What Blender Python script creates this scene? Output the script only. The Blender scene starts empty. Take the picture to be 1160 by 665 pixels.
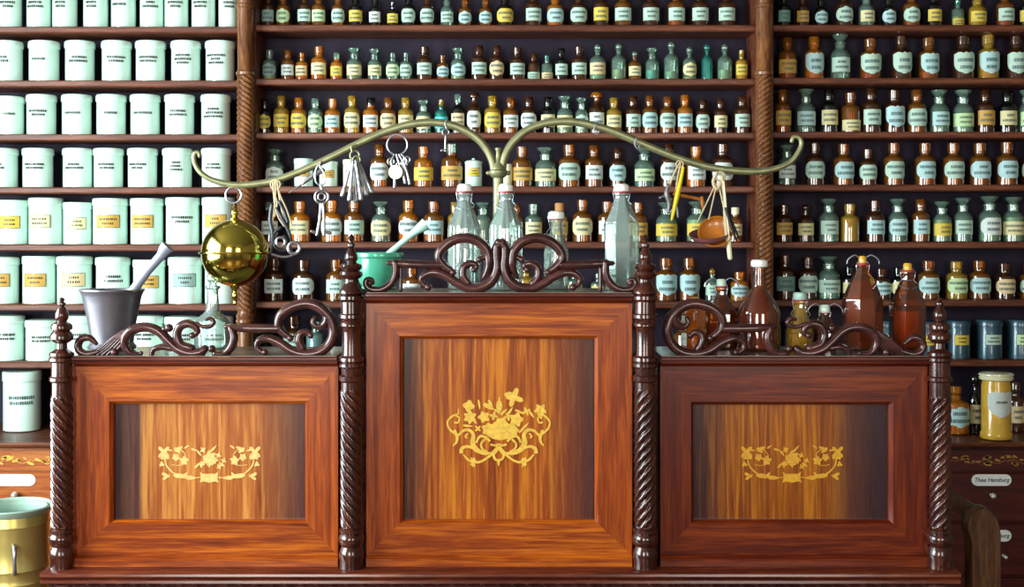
import bpy, math, random
from mathutils import Vector, Matrix
random.seed(7)
SC = bpy.context.scene
COL = SC.collection
PI = math.pi
# ------------------------------------------------------------------ camera, world, light
F = 1456.0          # focal length in pixels of the 1160x665 frame
CX, CY = 580.0, 270.0
EYE = 1.60          # camera height
CAMY = -2.9         # desk front plane is y = 0
def P(px, py, d):
    """pixel and distance from the camera plane -> point in the room"""
    return Vector(((px - CX) * d / F, d + CAMY, EYE - (py - CY) * d / F))
def XW(px, d): return (px - CX) * d / F
def ZW(py, d): return EYE - (py - CY) * d / F
cam = bpy.data.cameras.new('camera')
cam.sensor_width = 36.0
cam.lens = 36.0 * F / 1160.0
cam.shift_x = (580.0 - CX) / 1160.0
cam.shift_y = -(332.5 - CY) / 1160.0
cam.clip_start = 0.05
cam.dof.use_dof = True
cam.dof.focus_distance = 2.95
cam.dof.aperture_fstop = 16.0
camo = bpy.data.objects.new('camera', cam)
COL.objects.link(camo)
camo.location = (0, CAMY, EYE)
camo.rotation_euler = (PI / 2, 0, 0)
SC.camera = camo

world = bpy.data.worlds.new('world')
SC.world = world
world.use_nodes = True
bgn = world.node_tree.nodes['Background']
bgn.inputs[0].default_value = (0.80, 0.90, 1.0, 1)
bgn.inputs[1].default_value = 0.25

def area(name, loc, target, sx, sy, power, col):
    l = bpy.data.lights.new(name, 'AREA')
    l.shape = 'RECTANGLE'; l.size = sx; l.size_y = sy
    l.energy = power; l.color = col
    o = bpy.data.objects.new(name, l); COL.objects.link(o)
    o.location = loc
    o.rotation_euler = (Vector(target) - Vector(loc)).to_track_quat('-Z', 'Y').to_euler()
    return o
area('daylight_side_window', (-2.50, -0.75, 1.85), (0, -0.75, 1.85), 2.2, 1.7, 178, (0.86, 0.97, 1.0))
area('daylight_rear_window_a', (-1.35, -4.42, 1.95), (-1.35, 0, 1.95), 1.1, 1.7, 78, (1.0, 0.93, 0.84))
area('daylight_rear_window_b', (1.35, -4.42, 1.95), (1.35, 0, 1.95), 1.1, 1.7, 40, (1.0, 0.92, 0.82))
SC.view_settings.view_transform = 'Standard'
SC.view_settings.look = 'None'
SC.view_settings.exposure = 0.55
SC.view_settings.gamma = 1.0
SC.view_settings.use_curve_mapping = False
cy = SC.cycles
cy.use_denoising = True
cy.max_bounces = 7
cy.transparent_max_bounces = 32
cy.caustics_refractive = False
cy.caustics_reflective = False
cy.sample_clamp_indirect = 6

# ------------------------------------------------------------------ materials
def lin(h):
    h = h.lstrip('#')
    v = [int(h[i:i + 2], 16) / 255 for i in (0, 2, 4)]
    return tuple((c / 12.92 if c <= 0.04045 else ((c + 0.055) / 1.055) ** 2.4) for c in v) + (1,)
def newmat(name):
    m = bpy.data.materials.new(name); m.use_nodes = True
    nt = m.node_tree
    return m, nt, nt.nodes['Principled BSDF']
def plain(name, hexc, rough=0.5, metal=0.0, coat=0.0, spec=0.5, bump=0.0, bscale=200, var=0.0):
    m, nt, b = newmat(name)
    b.inputs['Base Color'].default_value = lin(hexc)
    b.inputs['Roughness'].default_value = rough
    b.inputs['Metallic'].default_value = metal
    b.inputs['Coat Weight'].default_value = coat
    b.inputs['Specular IOR Level'].default_value = spec
    if bump or var:
        tc = nt.nodes.new('ShaderNodeTexCoord')
        n = nt.nodes.new('ShaderNodeTexNoise'); n.inputs['Scale'].default_value = bscale
        n.inputs['Detail'].default_value = 4
        nt.links.new(tc.outputs['Object'], n.inputs['Vector'])
        if var:
            mx = nt.nodes.new('ShaderNodeMixRGB'); mx.blend_type = 'MULTIPLY'; mx.inputs[0].default_value = var
            mx.inputs[1].default_value = lin(hexc)
            cr = nt.nodes.new('ShaderNodeValToRGB')
            cr.color_ramp.elements[0].position = 0.3; cr.color_ramp.elements[0].color = (0.35, 0.35, 0.35, 1)
            cr.color_ramp.elements[1].position = 0.7; cr.color_ramp.elements[1].color = (1.2, 1.2, 1.2, 1)
            nt.links.new(n.outputs['Fac'], cr.inputs[0]); nt.links.new(cr.outputs[0], mx.inputs[2])
            nt.links.new(mx.outputs[0], b.inputs['Base Color'])
        if bump:
            bp = nt.nodes.new('ShaderNodeBump'); bp.inputs['Strength'].default_value = bump
            bp.inputs['Distance'].default_value = 0.002
            nt.links.new(n.outputs['Fac'], bp.inputs['Height']); nt.links.new(bp.outputs[0], b.inputs['Normal'])
    return m
def wood(name, c0, c1, c2, grain='x', rough=0.32, coat=0.35, scale=6.0, seed=0.0, stretch=14.0, darkcol=None, bands=None, ramp=(0.3, 0.5, 0.72), fine=0.45):
    """long-grain wood; grain is the axis the fibres run along.  bands: [(x0,x1)] dark heartwood
    streaks given along x in object units"""
    m, nt, b = newmat(name)
    L = nt.links.new
    tc = nt.nodes.new('ShaderNodeTexCoord')
    mp = nt.nodes.new('ShaderNodeMapping')
    s = [stretch] * 3; s['xyz'.index(grain)] = 1.0
    mp.inputs['Scale'].default_value = s
    mp.inputs['Location'].default_value = (seed, seed * 1.7, seed * 0.6)
    L(tc.outputs['Object'], mp.inputs['Vector'])
    n1 = nt.nodes.new('ShaderNodeTexNoise'); n1.inputs['Scale'].default_value = scale * 0.45
    n1.inputs['Detail'].default_value = 5; n1.inputs['Distortion'].default_value = 1.2
    L(mp.outputs[0], n1.inputs['Vector'])
    n2 = nt.nodes.new('ShaderNodeTexNoise'); n2.inputs['Scale'].default_value = scale * 3.2
    n2.inputs['Detail'].default_value = 4; n2.inputs['Distortion'].default_value = 0.4
    L(mp.outputs[0], n2.inputs['Vector'])
    mxf = nt.nodes.new('ShaderNodeMath'); mxf.operation = 'MULTIPLY_ADD'
    mxf.inputs[1].default_value = fine
    L(n2.outputs['Fac'], mxf.inputs[0])
    m2 = nt.nodes.new('ShaderNodeMath'); m2.operation = 'MULTIPLY'; m2.inputs[1].default_value = 1.07 - fine
    L(n1.outputs['Fac'], m2.inputs[0]); L(m2.outputs[0], mxf.inputs[2])
    cr = nt.nodes.new('ShaderNodeValToRGB'); e = cr.color_ramp.elements
    e[0].position = ramp[0]; e[0].color = lin(c0)
    e[1].position = ramp[2]; e[1].color = lin(c2)
    k = e.new(ramp[1]); k.color = lin(c1)
    L(mxf.outputs[0], cr.inputs[0])
    out = cr.outputs[0]
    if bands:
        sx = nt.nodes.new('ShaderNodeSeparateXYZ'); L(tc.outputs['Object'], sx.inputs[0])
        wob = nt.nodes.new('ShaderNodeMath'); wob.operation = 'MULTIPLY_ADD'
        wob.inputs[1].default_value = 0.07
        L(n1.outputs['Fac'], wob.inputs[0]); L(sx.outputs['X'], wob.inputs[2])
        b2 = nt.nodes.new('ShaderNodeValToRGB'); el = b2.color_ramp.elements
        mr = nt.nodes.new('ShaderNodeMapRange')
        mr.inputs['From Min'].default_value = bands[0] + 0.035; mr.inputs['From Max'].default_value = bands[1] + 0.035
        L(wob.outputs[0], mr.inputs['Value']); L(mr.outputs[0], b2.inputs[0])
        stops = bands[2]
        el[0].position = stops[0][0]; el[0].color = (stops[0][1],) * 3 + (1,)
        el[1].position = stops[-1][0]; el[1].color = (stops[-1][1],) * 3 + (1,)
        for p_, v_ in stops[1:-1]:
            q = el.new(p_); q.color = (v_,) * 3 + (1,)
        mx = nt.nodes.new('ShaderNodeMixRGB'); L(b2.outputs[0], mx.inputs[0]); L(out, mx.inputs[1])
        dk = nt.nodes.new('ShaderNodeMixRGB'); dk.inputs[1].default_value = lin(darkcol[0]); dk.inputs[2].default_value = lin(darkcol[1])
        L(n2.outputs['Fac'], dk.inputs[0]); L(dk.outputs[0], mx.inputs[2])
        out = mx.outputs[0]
    L(out, b.inputs['Base Color'])
    b.inputs['Roughness'].default_value = rough
    b.inputs['Coat Weight'].default_value = coat
    b.inputs['Coat Roughness'].default_value = 0.15
    b.inputs['Specular IOR Level'].default_value = 0.28
    bp = nt.nodes.new('ShaderNodeBump'); bp.inputs['Strength'].default_value = 0.12; bp.inputs['Distance'].default_value = 0.001
    L(n2.outputs['Fac'], bp.inputs['Height']); L(bp.outputs[0], b.inputs['Normal'])
    return m
def glass(name, tint, body=0.12, bodycol=None, rough=0.04, edge=0.55):
    """thin-walled bottle glass: tinted see-through wall, mirror sheen at grazing angles, a little body colour"""
    m, nt, b = newmat(name)
    L = nt.links.new
    out = nt.nodes['Material Output']
    tr = nt.nodes.new('ShaderNodeBsdfTransparent')
    # thicker apparent wall towards the outline
    lw = nt.nodes.new('ShaderNodeLayerWeight'); lw.inputs[0].default_value = 0.35
    mc = nt.nodes.new('ShaderNodeMixRGB')
    t = lin(tint)
    mc.inputs[1].default_value = t
    mc.inputs[2].default_value = (t[0] ** 2 * edge, t[1] ** 2 * edge, t[2] ** 2 * edge, 1)
    L(lw.outputs['Facing'], mc.inputs[0]); L(mc.outputs[0], tr.inputs[0])
    gl = nt.nodes.new('ShaderNodeBsdfGlossy'); gl.inputs['Roughness'].default_value = rough
    gl.inputs[0].default_value = (1, 1, 1, 1)
    fr = nt.nodes.new('ShaderNodeFresnel'); fr.inputs[0].default_value = 1.5
    mf = nt.nodes.new('ShaderNodeMath'); mf.operation = 'MULTIPLY_ADD'; mf.inputs[1].default_value = 1.7; mf.inputs[2].default_value = 0.03
    mf.use_clamp = True
    L(fr.outputs[0], mf.inputs[0])
    b.inputs['Base Color'].default_value = lin(bodycol or tint)
    b.inputs['Roughness'].default_value = 0.25
    m0 = nt.nodes.new('ShaderNodeMixShader'); m0.inputs[0].default_value = body
    L(tr.outputs[0], m0.inputs[1]); L(b.outputs[0], m0.inputs[2])
    m1 = nt.nodes.new('ShaderNodeMixShader')
    L(mf.outputs[0], m1.inputs[0]); L(m0.outputs[0], m1.inputs[1]); L(gl.outputs[0], m1.inputs[2])
    L(m1.outputs[0], out.inputs['Surface'])
    return m

M = {}
M['frame_h'] = wood('mahogany_rail', '#481709', '#7e340c', '#b86216', 'x', scale=4, seed=1, stretch=20, coat=0.12)
M['frame_v'] = wood('mahogany_stile', '#48170a', '#7c320d', '#aa5416', 'z', scale=4, seed=4, stretch=20, coat=0.12)
M['frame_h2'] = wood('red_mahogany_rail', '#2e0c08', '#52190a', '#7c340e', 'x', scale=4, seed=11, stretch=20, coat=0.12)
M['frame_v2'] = wood('red_mahogany_stile', '#300c08', '#54190a', '#74300c', 'z', scale=4, seed=14, stretch=20, coat=0.12)
M['carved'] = wood('dark_carved_mahogany', '#23110f', '#371c1c', '#54302c', 'x', rough=0.26, coat=0.5, scale=18, stretch=3)
M['post'] = wood('dark_turned_mahogany', '#1a0b09', '#301410', '#50271a', 'z', rough=0.2, coat=0.7, scale=14, stretch=4)
M['cap'] = wood('cornice_mahogany', '#2a0c0a', '#4a170e', '#6c2a14', 'x', scale=7, seed=8)
M['ledge'] = wood('ledge_mahogany', '#28100d', '#4c1e14', '#70361f', 'x', rough=0.22, scale=8, seed=3)
M['shelfwood'] = wood('shelf_walnut', '#38190f', '#5a2e1e', '#7e4a30', 'x', rough=0.5, coat=0.1, scale=7, seed=5)
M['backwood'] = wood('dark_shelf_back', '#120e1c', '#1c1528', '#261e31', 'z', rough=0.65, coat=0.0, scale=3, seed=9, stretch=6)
M['column'] = wood('column_walnut', '#3a2012', '#643c22', '#946238', 'z', rough=0.3, coat=0.4, scale=9, seed=2, stretch=5)
M['cabinet_l'] = wood('drawer_front_wood', '#703210', '#9a4e1e', '#b87438', 'x', rough=0.4, scale=6, seed=6)
M['cabinet_r'] = wood('drawer_front_red_wood', '#2c0b0b', '#42120f', '#5a1c14', 'x', rough=0.4, scale=6, seed=7)
M['chairwood'] = wood('chair_oak', '#2c1c12', '#4a3020', '#6c4a2c', 'z', rough=0.35, scale=9, seed=12)
M['inlay'] = plain('boxwood_inlay', '#d8b03c', 0.4, coat=0.2, var=0.45, bscale=110)
M['inlay_pale'] = plain('pale_boxwood_inlay', '#d8b468', 0.4, coat=0.2, var=0.4, bscale=110)
M['inlay_gold'] = plain('gold_boxwood_inlay', '#cc961a', 0.4, coat=0.2, var=0.4, bscale=110)
M['inlay_dark'] = plain('aged_boxwood_inlay', '#a8803c', 0.4, var=0.5, bscale=90)
M['porcelain'] = plain('mint_white_porcelain', '#cdeadd', 0.16, coat=0.5)
M['porcelain_w'] = plain('white_porcelain', '#f2f6f2', 0.15, coat=0.6)
M['ink'] = plain('black_lettering', '#15201f', 0.5)
M['ink_soft'] = plain('faded_lettering', '#3e5f63', 0.6)
M['brass'] = plain('polished_brass', '#d6c25a', 0.12, 1.0)
M['brass_pale'] = plain('pale_aged_brass', '#8d906a', 0.42, 0.6, var=0.4, bscale=40)
M['steel'] = plain('worn_steel', '#a9abb0', 0.3, 0.9, var=0.4, bscale=90)
M['wire'] = plain('bright_wire', '#c6ccda', 0.25, 0.8)
M['darkiron'] = plain('dark_iron', '#3f4347', 0.4, 0.85, var=0.5, bscale=80)
M['pewter'] = plain('grey_mortar_metal', '#77747c', 0.36, 0.65, var=0.3, bscale=14)
M['pestle'] = plain('grey_blue_pestle', '#a2abc2', 0.32, 0.5)
M['mint'] = plain('mint_glaze', '#4aa888', 0.22, coat=0.5, var=0.3, bscale=30)
M['mintpale'] = plain('pale_mint_glaze', '#a6cfc4', 0.25, coat=0.4, var=0.2, bscale=40)
M['twine'] = plain('old_twine', '#b9ab8a', 0.85, bump=0.4, bscale=600)
M['hornpan'] = plain('horn_scale_pan', '#b06a20', 0.35, coat=0.3, var=0.4, bscale=30)
M['hornrim'] = plain('dark_red_horn', '#7a4a50', 0.35, coat=0.3)
M['yellowpl'] = plain('yellow_stick', '#dcc422', 0.35)
M['bucket'] = plain('brass_bucket', '#c4b468', 0.3, 0.6, var=0.3, bscale=9)
M['bucketrim'] = plain('green_grey_rim', '#a4c4b4', 0.3, 0.4)
M['canister'] = plain('blue_grey_canister', '#31515e', 0.3, 0.2, coat=0.4)
M['ochrejar'] = plain('ochre_glazed_jar', '#d9ad3e', 0.22, coat=0.5, var=0.3, bscale=25)
M['cream'] = plain('cream_glaze', '#e6e6c2', 0.25, coat=0.4)
M['knob'] = plain('porcelain_knob', '#c8c4c0', 0.2, 0.3)
M['cork'] = plain('cork', '#b98a4e', 0.8, bump=0.4, bscale=300)
M['red'] = plain('red_rubber', '#a02c34', 0.5)
M['plaster'] = plain('room_plaster', '#5e584e', 0.9, bump=0.1, bscale=30)
M['floorw'] = wood('floor_boards', '#3a2416', '#5c3c24', '#7a5232', 'x', rough=0.4, scale=3)
M['dust_sheen'] = plain('dust_and_painted_sheen', '#6f6a5e', 0.28, coat=0.3, var=0.5, bscale=30)  # dust grey, paled to paint in the reflected light on the top
M['winframe'] = plain('painted_window_wood', '#d8d4c8', 0.5)
# glass tints
GL = {
 'amber': glass('amber_glass', '#e09a34', 0.30, '#a8681c'),
 'dark': glass('dark_brown_glass', '#a2682e', 0.28, '#643a1a'),
 'orange': glass('orange_glass', '#f4a838', 0.36, '#e08c1c'),
 'yellow': glass('yellow_glass', '#f2d060', 0.34, '#d8b23c'),
 'clear': glass('clear_green_glass', '#d6f0e4', 0.20, '#a4d0bc'),
 'teal': glass('teal_glass', '#7fd8cc', 0.3, '#30a898'),
 'green': glass('dark_green_glass', '#3c5a48', 0.22, '#12221c'),
 'ice': glass('swing_top_clear_glass', '#ecfaf6', 0.26, '#d4f2ec', edge=0.8),
 'brownbig': glass('brown_syrup_bottle_glass', '#e8a868', 0.12, '#a8623a'),
}
LIQ = {}
def liq(hexc):
    if hexc not in LIQ:
        LIQ[hexc] = plain('contents_' + str(len(LIQ)), hexc, 0.35, spec=0.4, var=0.2, bscale=60)
    return LIQ[hexc]
LAB = {'mint': '#b4d4c2', 'white': '#d4e2dc', 'cream': '#dcd6a0', 'yellow': '#d8c04a', 'ochre': '#c9a14a', 'blue': '#b0d6d6',
       'peach': '#dcc898', 'green': '#bfe0a8', 'grey': '#8fae a8'.replace(' ', ''), 'cyan': '#4ec6d6', 'dimmint': '#6f9c92'}
LABM = {k: plain('paper_' + k, v, 0.6, var=0.18, bscale=140) for k, v in LAB.items()}

# ------------------------------------------------------------------ mesh helpers
ORG = {}
class MB:
    def __init__(s): s.v = []; s.f = []; s.m = []
    def add(s, vs, fs, mi=0):
        o = len(s.v); s.v += [Vector(a) for a in vs]
        s.f += [tuple(i + o for i in f) for f in fs]; s.m += [mi] * len(fs)
        return s
    def box(s, x0, x1, y0, y1, z0, z1, mi=0, bev=0.0):
        if bev <= 0:
            vs = [(x, y, z) for x in (x0, x1) for y in (y0, y1) for z in (z0, z1)]
            fs = [(0, 1, 3, 2), (4, 6, 7, 5), (0, 4, 5, 1), (2, 3, 7, 6), (0, 2, 6, 4), (1, 5, 7, 3)]
            return s.add(vs, fs, mi)
        b = bev
        loops = []
        for z, k in ((z0, b), (z0 + b, 0), (z1 - b, 0), (z1, b)):
            X0, X1, Y0, Y1 = x0 + k, x1 - k, y0 + k, y1 - k
            c = 0 if k else b
            loops.append([(X0 + c, Y0, z), (X1 - c, Y0, z), (X1, Y0 + c, z), (X1, Y1 - c, z), (X1 - c, Y1, z), (X0 + c, Y1, z), (X0, Y1 - c, z), (X0, Y0 + c, z)])
        vs = [p for l in loops for p in l]; fs = []
        for k in range(3):
            for i in range(8):
                j = (i + 1) % 8
                fs.append((k * 8 + i, k * 8 + j, (k + 1) * 8 + j, (k + 1) * 8 + i))
        fs.append(tuple(reversed(range(8)))); fs.append(tuple(range(24, 32)))
        return s.add(vs, fs, mi)
    def lathe(s, c, prof, seg=24, mi=0, mod=None, cap=True, rot=0.0):
        """prof: (r, z) from bottom to top, about the vertical through c"""
        n = len(prof); vs = []; fs = []
        for r, z in prof:
            for i in range(seg):
                a = rot + 2 * PI * i / seg
                rr = r * (mod(a, z) if mod else 1)
                vs.append((c[0] + rr * math.cos(a), c[1] + rr * math.sin(a), c[2] + z))
        for k in range(n - 1):
            for i in range(seg):
                j = (i + 1) % seg
                fs.append((k * seg + i, k * seg + j, (k + 1) * seg + j, (k + 1) * seg + i))
        if cap:
            fs.append(tuple(reversed(range(seg)))); fs.append(tuple(range((n - 1) * seg, n * seg)))
        return s.add(vs, fs, mi)
    def tube(s, pts, rad, seg=10, mi=0, smooth=4, closed=False, flat=1.0, flatend=False):
        """round bar along points; rad one number or one per point"""
        pts = [Vector(p) for p in pts]
        if not isinstance(rad, (list, tuple)): rad = [rad] * len(pts)
        if smooth > 1: pts, rad = spline(pts, list(rad), smooth, closed)
        n = len(pts); vs = []; fs = []
        t0 = (pts[1] - pts[0]).normalized()
        ref = Vector((0, 1, 0)) if abs(t0.y) < 0.9 else Vector((1, 0, 0))
        nrm = (ref - t0 * ref.dot(t0)).normalized()
        rings = []
        for i in range(n):
            if closed: t = (pts[(i + 1) % n] - pts[i - 1]).normalized()
            else: t = (pts[min(i + 1, n - 1)] - pts[max(i - 1, 0)])
            t = t.normalized() if t.length > 1e-9 else t0
            nrm = (nrm - t * nrm.dot(t)); nrm = nrm.normalized() if nrm.length > 1e-6 else ref
            bn = t.cross(nrm)
            rings.append((pts[i], nrm.copy(), bn, rad[i], t))
        ext = []
        if not closed:
            p, a, b, r, t = rings[0]
            for q in (0.98, 0.75, 0.4): ext.append((p - t * r * q, a, b, r * math.sqrt(1 - q * q), t))
            ext += rings
            p, a, b, r, t = rings[-1]
            for q in ((0.05, 0.08) if flatend else (0.4, 0.75, 0.98)): ext.append((p + t * r * q, a, b, r * math.sqrt(1 - q * q), t))
        else: ext = rings
        for p, a, b, r, t in ext:
            for k in range(seg):
                an = 2 * PI * k / seg
                vs.append(p + a * (math.cos(an) * r * flat) + b * (math.sin(an) * r))
        m = len(ext)
        for i in range(m if closed else m - 1):
            i2 = (i + 1) % m
            for k in range(seg):
                j = (k + 1) % seg
                fs.append((i * seg + k, i * seg + j, i2 * seg + j, i2 * seg + k))
        if not closed:
            fs.append(tuple(reversed(range(seg)))); fs.append(tuple(range((m - 1) * seg, m * seg)))
        return s.add(vs, fs, mi)
    def ball(s, c, r, seg=12, mi=0, sc=(1, 1, 1)):
        vs = []; fs = []; n = seg // 2 + 1
        for k in range(n):
            ph = PI * (k + 0.02 * (k == 0) - 0.02 * (k == n - 1)) / (n - 1)
            for i in range(seg):
                a = 2 * PI * i / seg
                vs.append((c[0] + r * sc[0] * math.sin(ph) * math.cos(a), c[1] + r * sc[1] * math.sin(ph) * math.sin(a), c[2] - r * sc[2] * math.cos(ph)))
        for k in range(n - 1):
            for i in range(seg):
                j = (i + 1) % seg
                fs.append((k * seg + i, k * seg + j, (k + 1) * seg + j, (k + 1) * seg + i))
        fs.append(tuple(reversed(range(seg)))); fs.append(tuple(range((n - 1) * seg, n * seg)))
        return s.add(vs, fs, mi)
    def prism(s, poly, d, th, mi=0):
        s.k = getattr(s, 'k', 0) + 1; th += .000003 * s.k
        """poly in pixels, standing upright in the plane at distance d, thickness th towards the camera"""
        a = sum(poly[i][0] * poly[(i + 1) % len(poly)][1] - poly[(i + 1) % len(poly)][0] * poly[i][1] for i in range(len(poly)))
        if a < 0: poly = poly[::-1]
        fr = [P(x, y, d) + Vector((0, -th, 0)) for x, y in poly]; bk = [P(x, y, d) for x, y in poly]
        n = len(poly)
        fs = [tuple(range(n))[::-1], tuple(range(n, 2 * n))] + [(i, (i + 1) % n, n + (i + 1) % n, n + i) for i in range(n)]
        return s.add(fr + bk, fs, mi)
    def sweepx(s, x0, x1, prof, mi=0):
        """closed profile of (y, z) run along x"""
        n = len(prof)
        vs = [(x0, y, z) for y, z in prof] + [(x1, y, z) for y, z in prof]
        fs = [(i, (i + 1) % n, n + (i + 1) % n, n + i) for i in range(n)] + [tuple(range(n))[::-1], tuple(range(n, 2 * n))]
        return s.add(vs, fs, mi)
    def build(s, name, mats, parent=None, origin=None, ang=40):
        me = bpy.data.meshes.new(name)
        org = ORG[parent.name] if parent else Vector(origin or (0, 0, 0))
        me.from_pydata([tuple(v - org) for v in s.v], [], s.f)
        if not isinstance(mats, (list, tuple)): mats = [mats]
        for m in mats: me.materials.append(m)
        me.polygons.foreach_set('material_index', s.m)
        me.update()
        import bmesh
        bm = bmesh.new(); bm.from_mesh(me)
        bmesh.ops.recalc_face_normals(bm, faces=bm.faces)
        bm.to_mesh(me); bm.free()
        me.shade_smooth()
        me.set_sharp_from_angle(angle=math.radians(ang))
        o = bpy.data.objects.new(name, me); COL.objects.link(o)
        if parent: o.parent = parent
        else: o.location = org
        ORG[o.name] = org
        return o
def spline(p, r, k, closed=False):
    n = len(p); P2 = []; R2 = []
    rng = range(n) if closed else range(n - 1)
    for i in rng:
        if closed: a, b, c, d = p[i - 1], p[i], p[(i + 1) % n], p[(i + 2) % n]; rb, rc = r[i], r[(i + 1) % n]
        else: a, b, c, d = p[max(i - 1, 0)], p[i], p[i + 1], p[min(i + 2, n - 1)]; rb, rc = r[i], r[i + 1]
        for j in range(k):
            t = j / k
            P2.append(0.5 * ((2 * b) + (c - a) * t + (2 * a - 5 * b + 4 * c - d) * t * t + (3 * b - a - 3 * c + d) * t ** 3))
            R2.append(rb + (rc - rb) * t)
    if not closed: P2.append(p[-1]); R2.append(r[-1])
    return P2, R2
def empty(name, loc, label, cat, group=None):
    o = bpy.data.objects.new(name, None); COL.objects.link(o)
    o.location = loc; o.empty_display_size = 0.05
    ORG[o.name] = Vector(loc)
    return tag(o, label, cat, group)
def tag(o, label, cat, group=None):
    o['label'] = label; o['category'] = cat
    if group: o['group'] = group
    return o
def struct(o): o['kind'] = 'structure'; return o

# ------------------------------------------------------------------ the room
D_EDGE, D_BACK = 4.35, 4.52          # shelf front edge, back board
RX0, RX1, RY0, RY1, RH = -2.6, 2.6, -4.5, 1.78, 3.1
struct(MB().box(RX0 - .1, RX1 + .1, RY0 - .1, RY1 + .1, -0.1, 0).build('floor', M['floorw']))
struct(MB().box(RX0 - .1, RX1 + .1, RY0 - .1, RY1 + .1, RH, RH + .1).build('ceiling', M['plaster']))
struct(MB().box(RX0 - .1, RX1 + .1, RY1, RY1 + .1, 0, RH).build('wall_back', M['plaster']))
struct(MB().box(RX1, RX1 + .1, RY0, RY1, 0, RH).build('wall_right', M['plaster']))
w = MB()   # left wall round its window opening
w.box(RX0 - .1, RX0, RY0, -1.95, 0, RH); w.box(RX0 - .1, RX0, .45, RY1, 0, RH)
w.box(RX0 - .1, RX0, -1.95, .45, 0, .95); w.box(RX0 - .1, RX0, -1.95, .45, 2.75, RH)
struct(w.build('wall_left', M['plaster']))
w = MB()
for a, b in ((RX0, -1.95), (-.75, .75), (1.95, RX1)): w.box(a, b, RY0 - .1, RY0, 0, RH)
for a, b in ((-1.95, -.75), (.75, 1.95)):
    w.box(a, b, RY0 - .1, RY0, 0, 1.05); w.box(a, b, RY0 - .1, RY0, 2.85, RH)
struct(w.build('wall_front', M['plaster']))
w = MB()
for y in (-1.95, -.78, .40): w.box(RX0 - .08, RX0 - .02, y, y + .05, .95, 2.75)
for z in (.95, 2.10, 2.70): w.box(RX0 - .08, RX0 - .02, -1.95, .45, z, z + .05)
struct(w.build('window_1', M['winframe']))
for k, (a, b) in enumerate(((-1.95, -.75), (.75, 1.95))):
    w = MB()
    for x in (a, (a + b) / 2 - .025, b - .05): w.box(x, x + .05, RY0 - .08, RY0 - .02, 1.05, 2.85)
    for z in (1.05, 2.2, 2.80): w.box(a, b, RY0 - .08, RY0 - .02, z, z + .05)
    struct(w.build('window_%d' % (k + 2), M['winframe']))

# ------------------------------------------------------------------ shelving
ROWY = {'L': [30, 91, 152, 212, 277, 345, 410], 'C': [28, 89, 150, 211, 274, 342, 409], 'R': [28, 88, 149, 209, 274, 340, 408]}
BX = {'L': (-60, 270), 'C': (290, 856), 'R': (876, 1225)}
SHT = 0.022
def shz(bay, i): return ZW(ROWY[bay][i], D_EDGE)
CABZ = ZW(488, 4.35)
TOPZ = ZW(-36, D_EDGE)
shv = empty('wall_shelving', (XW(573, D_EDGE), D_EDGE + CAMY, CABZ),
            'tall dark wooden shelving in three bays, filled with bottles and jars behind the desk', 'shelving')
yF, yB = D_EDGE + CAMY, D_BACK + CAMY
for bay in 'LCR':
    x0, x1 = XW(BX[bay][0], D_EDGE), XW(BX[bay][1], D_EDGE)
    for i in range(7):
        z = shz(bay, i)
        prof = [(yF + .004, z), (yF, z - .004), (yF, z - SHT + .004), (yF + .004, z - SHT), (yB, z - SHT), (yB, z)]
        MB().sweepx(x0, x1, prof).build('shelf', M['shelfwood'], shv)
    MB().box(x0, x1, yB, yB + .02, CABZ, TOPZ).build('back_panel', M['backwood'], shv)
for a, b in ((-66, -60), (270, 290), (856, 876), (1225, 1231)):
    MB().box(XW(a, D_EDGE), XW(b, D_EDGE), yF - .004, yB + .02, CABZ, TOPZ, bev=.002).build('upright', M['shelfwood'], shv)
xa, xb = XW(-70, D_EDGE), XW(1235, D_EDGE)
MB().sweepx(xa, xb, [(yF - .08, TOPZ + .10), (yF - .08, TOPZ + .08), (yF - .03, TOPZ + .03), (yF - .02, TOPZ), (yB + .02, TOPZ), (yB + .02, TOPZ + .10)]).build('cornice', M['shelfwood'], shv)
def column(px, hand):
    d = D_EDGE - 0.032; k = d / F; R = 9.4 * k
    c = P(px, 488, d); c.z = CABZ
    zz = lambda y: ZW(y, d) - CABZ
    b = MB()
    b.lathe(c, [(R * 1.35, 0), (R * 1.35, .02), (R * 1.1, .028), (R * 1.25, .05), (R, .06), (R * .92, zz(404)), (R * .98, zz(366)), (R * 1.12, zz(365)), (R * 1.12, zz(362)), (R, zz(361)),
                (R * 1.1, zz(359)), (R * 1.1, zz(356)), (R * .95, zz(355)), (R * .95, zz(352))], 24)
    zt0, zt1 = zz(352), zz(86); n = int((zt1 - zt0) / .0022)
    pitch = 36 * k
    b.lathe(c, [(R, zt0 + (zt1 - zt0) * i / n) for i in range(n + 1)], 36,
            mod=lambda a, z: .76 + .28 * abs(math.sin(3 * (a + hand * 2 * PI * z / pitch))))
    b.lathe(c, [(R * .95, zz(86)), (R * 1.1, zz(85)), (R * 1.12, zz(82)), (R, zz(81)), (R * .92, zz(79)), (R * .96, zz(10)), (R * 1.1, zz(9)), (R * 1.1, zz(6)), (R * .95, zz(5)),
                (R * .95, zz(-25)), (R * 1.3, zz(-30)), (R * 1.3, zz(-36))], 24)
    return b.build('twisted_column', M['column'], shv)
column(278, 1); column(865.5, -1)

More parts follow.
